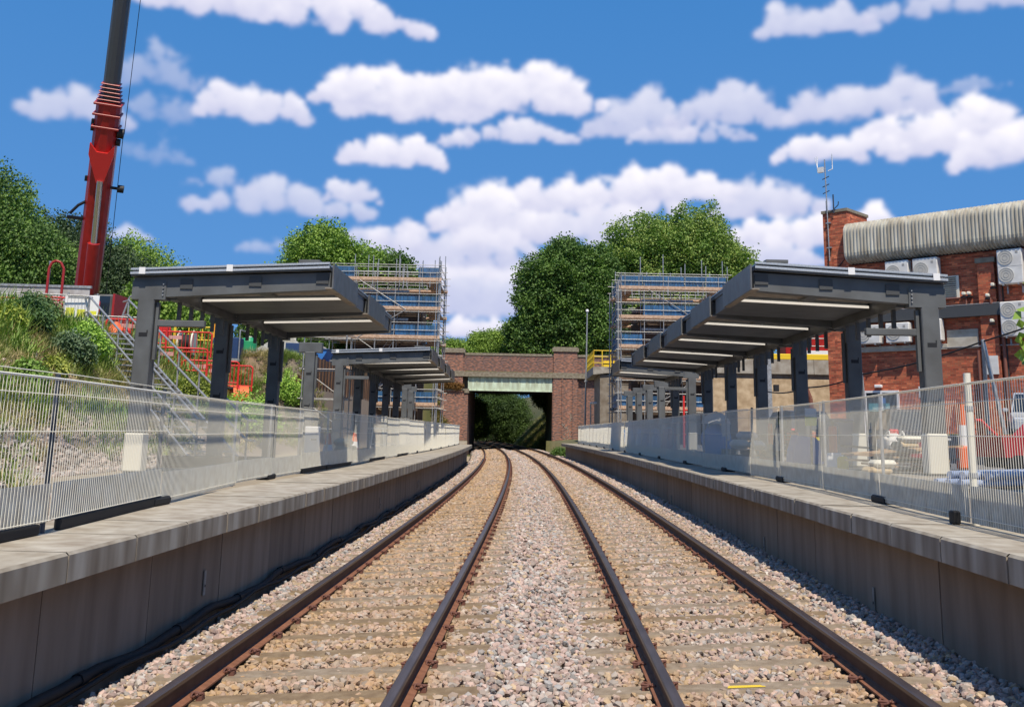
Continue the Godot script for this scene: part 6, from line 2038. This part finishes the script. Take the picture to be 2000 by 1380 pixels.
	for k in 7:
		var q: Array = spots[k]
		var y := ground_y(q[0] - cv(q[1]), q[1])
		make_tree("cutting_tree", under[k], Vector3(q[0], y, -q[1]), q[2], 0.14, [[Vector3(0, q[2] + 1.2, 0), Vector3(q[3], q[3] * 0.9, q[3])], [Vector3(1.0, q[2] - 0.6, 0.5), Vector3(q[3] * 0.8, q[3] * 0.7, q[3] * 0.8)], [Vector3(-1.4, q[2] + 2.8, 0.5), Vector3(q[3] * 0.8, q[3] * 0.7, q[3] * 0.8)]], 2600, mid_leaf, dk * 0.6, q[4] * 0.6, 230 + k, "trees in the cutting beyond the bridge")  # leaf colours dimmed, so the shade of the cutting is painted in
	var over := ["unseen spreading tree added to shade the line just past the bridge", "unseen spreading tree added to shade the line further into the cutting", "unseen spreading tree added to shade the bend of the cutting"]
	for k in 3:  # trees added out of sight over the line to shade the cutting
		var s := 124.0 + 13.0 * k
		var o := 9.0 if k % 2 == 0 else -9.0
		var at := P(s, o, ground_y(o, s))
		var h := 8.6 - at.y
		var toward := P(s, 0.0, 0.0) - P(s, o, 0.0)
		make_tree("added_shade_tree", over[k], at, h * 0.8, 0.25, [[toward * 0.9 + Vector3.UP * h, Vector3(5.5, 1.5, 6.0)], [toward * 0.3 + Vector3.UP * (h + 0.4), Vector3(5.0, 1.8, 6.0)], [toward * 1.5 + Vector3.UP * (h + 0.2), Vector3(5.0, 1.6, 6.0)]], 5000, mid_leaf, dk, md, 240 + k, "trees in the cutting beyond the bridge")
	# shrubs on the embankment
	var shrub := [["tall bright green broom bush beside the stair hand rails", -13.1, 28.5, 0.52, 0.46, md, lt], ["grey green shrub in front of the broom bush", -12.5, 26.4, 0.5, 0.36, Color(0.05, 0.09, 0.04), Color(0.12, 0.17, 0.09)], ["leafy dark weed clump at the crest below the hoarding", -13.8, 26.6, 0.55, 0.42, Color(0.04, 0.085, 0.03), Color(0.09, 0.16, 0.05)], ["yellow green weed clump low on the slope", -13.6, 25.2, 0.3, 0.26, Color(0.16, 0.20, 0.03), Color(0.30, 0.34, 0.05)], ["low dark shrub on the bare slope above the fence post", -11.5, 22.5, 0.28, 0.22, md, Color(0.12, 0.17, 0.05)], ["round green bush behind the second canopy column", -10.3, 35.0, 0.9, 0.75, md, lt], ["wide weed clump at the crest near the red arch", -15.2, 29.5, 0.6, 0.4, Color(0.06, 0.10, 0.03), Color(0.14, 0.18, 0.06)], ["tall grassy bush beside the stair foot", -11.2, 32.5, 0.7, 0.6, Color(0.09, 0.12, 0.02), Color(0.26, 0.30, 0.05)], ["small yellow tipped weed on the bare earth", -11.9, 24.4, 0.22, 0.2, Color(0.14, 0.18, 0.03), Color(0.30, 0.32, 0.06)], ["green bush above the retaining wall end", -11.2, 43.0, 0.9, 0.7, md, lt]]
	for i in shrub.size():
		var q: Array = shrub[i]
		var at := on_bank(q[1], q[2])
		make_tree("shrub", q[0], at, q[4] * 0.5, 0.03, [[Vector3(0, q[4] * 0.9, 0), Vector3(q[3], q[4], q[3])], [Vector3(q[3] * 0.7, q[4] * 0.5, 0.1), Vector3(q[3] * 0.7, q[4] * 0.6, q[3] * 0.7)], [Vector3(-q[3] * 0.7, q[4] * 0.5, -0.1), Vector3(q[3] * 0.7, q[4] * 0.6, q[3] * 0.7)]], 300, bush_leaf, q[5] * 1.5, q[6] * 1.5, 260 + i, "shrubs on the embankment", "shrub")
	make_tree("ivy_growth", "rusty orange and green creeper growing on the ledge by the bridge pier", Vector3(-10.2, 5.72, -102.7), 0.3, 0.03, [[Vector3(0, 0.35, 0), Vector3(1.0, 0.45, 0.25)], [Vector3(0.9, 0.2, 0), Vector3(0.7, 0.35, 0.25)]], 500, bush_leaf, Color(0.20, 0.09, 0.02), Color(0.32, 0.17, 0.04), 290, "", "creeper")
	make_tree("ivy_growth", "yellow green creeper spreading over the lower bridge pier", Vector3(-10.6, 0.6, -102.75), 2.4, 0.03, [[Vector3(-0.1, 1.3, 0), Vector3(0.9, 1.2, 0.14)], [Vector3(-0.6, 3.3, 0), Vector3(0.4, 1.2, 0.12)]], 700, bush_leaf, Color(0.16, 0.14, 0.03), Color(0.30, 0.26, 0.06), 291, "", "creeper")
	make_tree("weed_clump", "green weeds at the platform end under the bridge pier", P(79.0, 3.3, -0.2), 0.3, 0.02, [[Vector3(0, 0.25, 0), Vector3(0.55, 0.4, 0.8)], [Vector3(-0.3, 0.1, -0.6), Vector3(0.4, 0.3, 0.6)]], 420, bush_leaf, dk, md, 292, "", "weeds")
	make_tree("young_tree", "fresh green sycamore leaves hanging in over the platform fence", Vector3(8.4, 0.95, -12.2), 2.2, 0.07, [[Vector3(-0.9, 2.05, -0.1), Vector3(1.75, 0.85, 1.0)], [Vector3(0.2, 3.2, 0), Vector3(1.5, 1.1, 1.2)]], 1500, near_leaf, md, lt, 293, "")
	make_grass()

func make_grass() -> void:
	var g := RandomNumberGenerator.new()
	g.seed = 404
	var tuft := MB.new()
	for i in 16:
		var a := g.randf() * TAU
		var r := g.randf_range(0.0, 0.07)
		var b := Vector3(cos(a) * r, 0, sin(a) * r)
		var lean := Vector3(cos(a), 0, sin(a)) * g.randf_range(0.05, 0.22)
		var h := g.randf_range(0.16, 0.42)
		var w := Vector3(-sin(a), 0, cos(a)) * 0.009
		tuft.tri(b - w, b + w, b + lean * 0.5 + Vector3.UP * h * 0.65)
		tuft.tri(b + lean * 0.5 + Vector3.UP * h * 0.62 - w * 0.8, b + lean * 0.5 + Vector3.UP * h * 0.62 + w * 0.8, b + lean + Vector3.UP * h)
	var tm := tuft.mesh(M.leaf)
	var xs := []
	var cs := []
	for k in 14500:
		var s := g.randf_range(7.5, 48.0)
		var f := slope_foot(s)
		var o := lerpf(f - 0.2, slope_crest(s) - 2.5, g.randf())
		var n := rough_noise.get_noise_2d(o * 3.4 + 90.0, s * 3.4 - 40.0) * 0.5 + 0.5
		if n < 0.27 + 0.2 * g.randf(): continue
		if f - o < 1.6 and g.randf() < 0.6: continue
		var sc := g.randf_range(0.5, 1.35)
		xs.append(Transform3D(Basis(Vector3.UP, g.randf() * TAU).scaled(Vector3(1.3, sc, 1.3)), P(s, o, ground_y(o, s) - 0.03)))
		var dry := Color(0.50, 0.41, 0.20).lerp(Color(0.38, 0.28, 0.15), g.randf())
		var fresh := Color(0.14, 0.23, 0.04).lerp(Color(0.26, 0.33, 0.07), g.randf())
		cs.append(dry.lerp(fresh, clampf(smoothstep(0.38, 0.62, n) + g.randf_range(-0.3, 0.3), 0.0, 1.0)))
	# taller rank weeds in patches
	for k in 3000:
		var s := g.randf_range(14.0, 44.0)
		var f := slope_foot(s)
		var o := lerpf(f - 1.2, slope_crest(s) - 1.5, g.randf())
		var n := rough_noise.get_noise_2d(o * 5.0 - 31.0, s * 5.0 + 12.0) * 0.5 + 0.5
		if n < 0.56 + 0.12 * g.randf(): continue
		xs.append(Transform3D(Basis(Vector3.UP, g.randf() * TAU).scaled(Vector3(2.4, g.randf_range(1.2, 2.5), 2.4)), P(s, o, ground_y(o, s) - 0.05)))
		cs.append(Color(0.15, 0.27, 0.05).lerp(Color(0.30, 0.40, 0.08), g.randf()))
	for k in 5000:
		var s := g.randf_range(113.0, 160.0)
		var o := g.randf_range(4.4, 13.0) * (1.0 if g.randf() < 0.75 else -1.0)
		xs.append(Transform3D(Basis(Vector3.UP, g.randf() * TAU).scaled(Vector3(3.0, g.randf_range(0.8, 2.2), 3.0)), P(s, o, ground_y(o, s) - 0.05)))
		cs.append(Color(0.42, 0.32, 0.15).lerp(Color(0.16, 0.24, 0.05), g.randf()))
	var t := thing("grass", "tufts of dry and green grass over the embankment and cutting slopes", "grass")
	t.set_meta("kind", "stuff")
	copies(t, "tufts", tm, xs, cs)
	# loose stones on the lower slope
	xs = []
	cs = []
	for k in 5200:
		var s := g.randf_range(7.0, 30.0)
		var f := slope_foot(s)
		var o := f + 0.5 - absf(g.randfn()) * 1.7
		if o < slope_crest(s): continue
		var r := g.randf_range(0.02, 0.075)
		xs.append(Transform3D(Basis.from_euler(Vector3(g.randf() * 3, g.randf() * 6, g.randf() * 3)).scaled(Vector3.ONE * r), P(s, o, ground_y(o, s) + r * 0.2)))
		var v := g.randf_range(0.6, 1.2)
		cs.append(Color(0.40, 0.33, 0.29) * v if g.randf() < 0.6 else Color(0.34, 0.31, 0.29) * v)
	t = thing("scree", "loose grey and pink stones scattered on the lower embankment", "stones")
	t.set_meta("kind", "stuff")
	copies(t, "stones", rock_mesh(140), xs, cs)
func _ready() -> void:
	set_camera_and_light()
	make_materials()
	make_ground()
	make_ballast()
	make_tracks()
	make_platform(-1.0, LEFT_TOP, 66.0, "concrete platform with a thick coping edge below the grassy embankment")
	make_platform(1.0, RIGHT_TOP, 76.0, "concrete platform with a thick coping edge on the car park side")
	make_duct()
	rng.seed = 61
	var jl := [3.0, 5.6, 8.15, 11.2, 15.0, 17.2, 19.4]
	while jl[-1] < 64.0: jl.append(jl[-1] + 2.75)
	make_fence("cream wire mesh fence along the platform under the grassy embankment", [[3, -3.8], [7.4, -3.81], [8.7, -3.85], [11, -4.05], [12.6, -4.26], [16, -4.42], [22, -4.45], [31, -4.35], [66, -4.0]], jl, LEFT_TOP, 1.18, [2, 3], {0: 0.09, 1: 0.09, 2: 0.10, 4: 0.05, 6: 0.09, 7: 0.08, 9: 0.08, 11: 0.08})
	var jr := [4.5, 7.1, 9.7, 12.6, 15.4, 18.0, 20.3, 22.6]
	while jr[-1] < 74.0: jr.append(jr[-1] + 2.6)
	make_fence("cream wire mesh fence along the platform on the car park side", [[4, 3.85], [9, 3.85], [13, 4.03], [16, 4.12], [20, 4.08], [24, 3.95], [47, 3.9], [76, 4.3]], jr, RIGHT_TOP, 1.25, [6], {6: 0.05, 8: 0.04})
	simple("fence_post", "thick cream fence post standing taller than the mesh panels", "post", frame(9.7, 3.93, RIGHT_TOP), [["tube", M.cream, "tube", Vector3.ZERO, Vector3(0, 1.36, 0), 0.032], ["clamp", M.galv, "tube", Vector3(0, 0.42, 0), Vector3(0, 0.46, 0), 0.04], ["clamp", M.galv, "tube", Vector3(0, 1.02, 0), Vector3(0, 1.06, 0), 0.04]])
	simple("rubber_block", "small black rubber block standing on the coping at the fence foot", "block", frame(9.75, 3.76, RIGHT_TOP), [["block", M.rubber, "box", Vector3(0, 0.06, 0), Vector3(0.075, 0.12, 0.1), 0.012]])
	make_canopies()
	make_bridge()
	make_building()
	make_scaffolds()
	make_walls()
	make_lamps()
	make_crane()
	make_stair()
	make_left_site()
	make_right_site()
	make_car(Transform3D(Basis(Vector3.UP, -0.12), Vector3(11.05, 1.0, -33.0)), "dark navy hatchback with a yellow rear plate parked facing the building", M.paint_navy, 3.8, 1.66, 1.52, true)
	make_car(Transform3D(Basis(Vector3.UP, 2.75), Vector3(16.6, 1.65, -36.0)), "silver car facing out on the upper parking level", M.paint_silver, 4.3, 1.8, 1.65, false)
	make_car(Transform3D(Basis(Vector3.UP, 0.1), Vector3(8.5, 1.0, -36.5)), "black estate car parked behind the blue bin and canopy columns", M.paint_black, 4.2, 1.74, 1.5, true)
	make_plants()
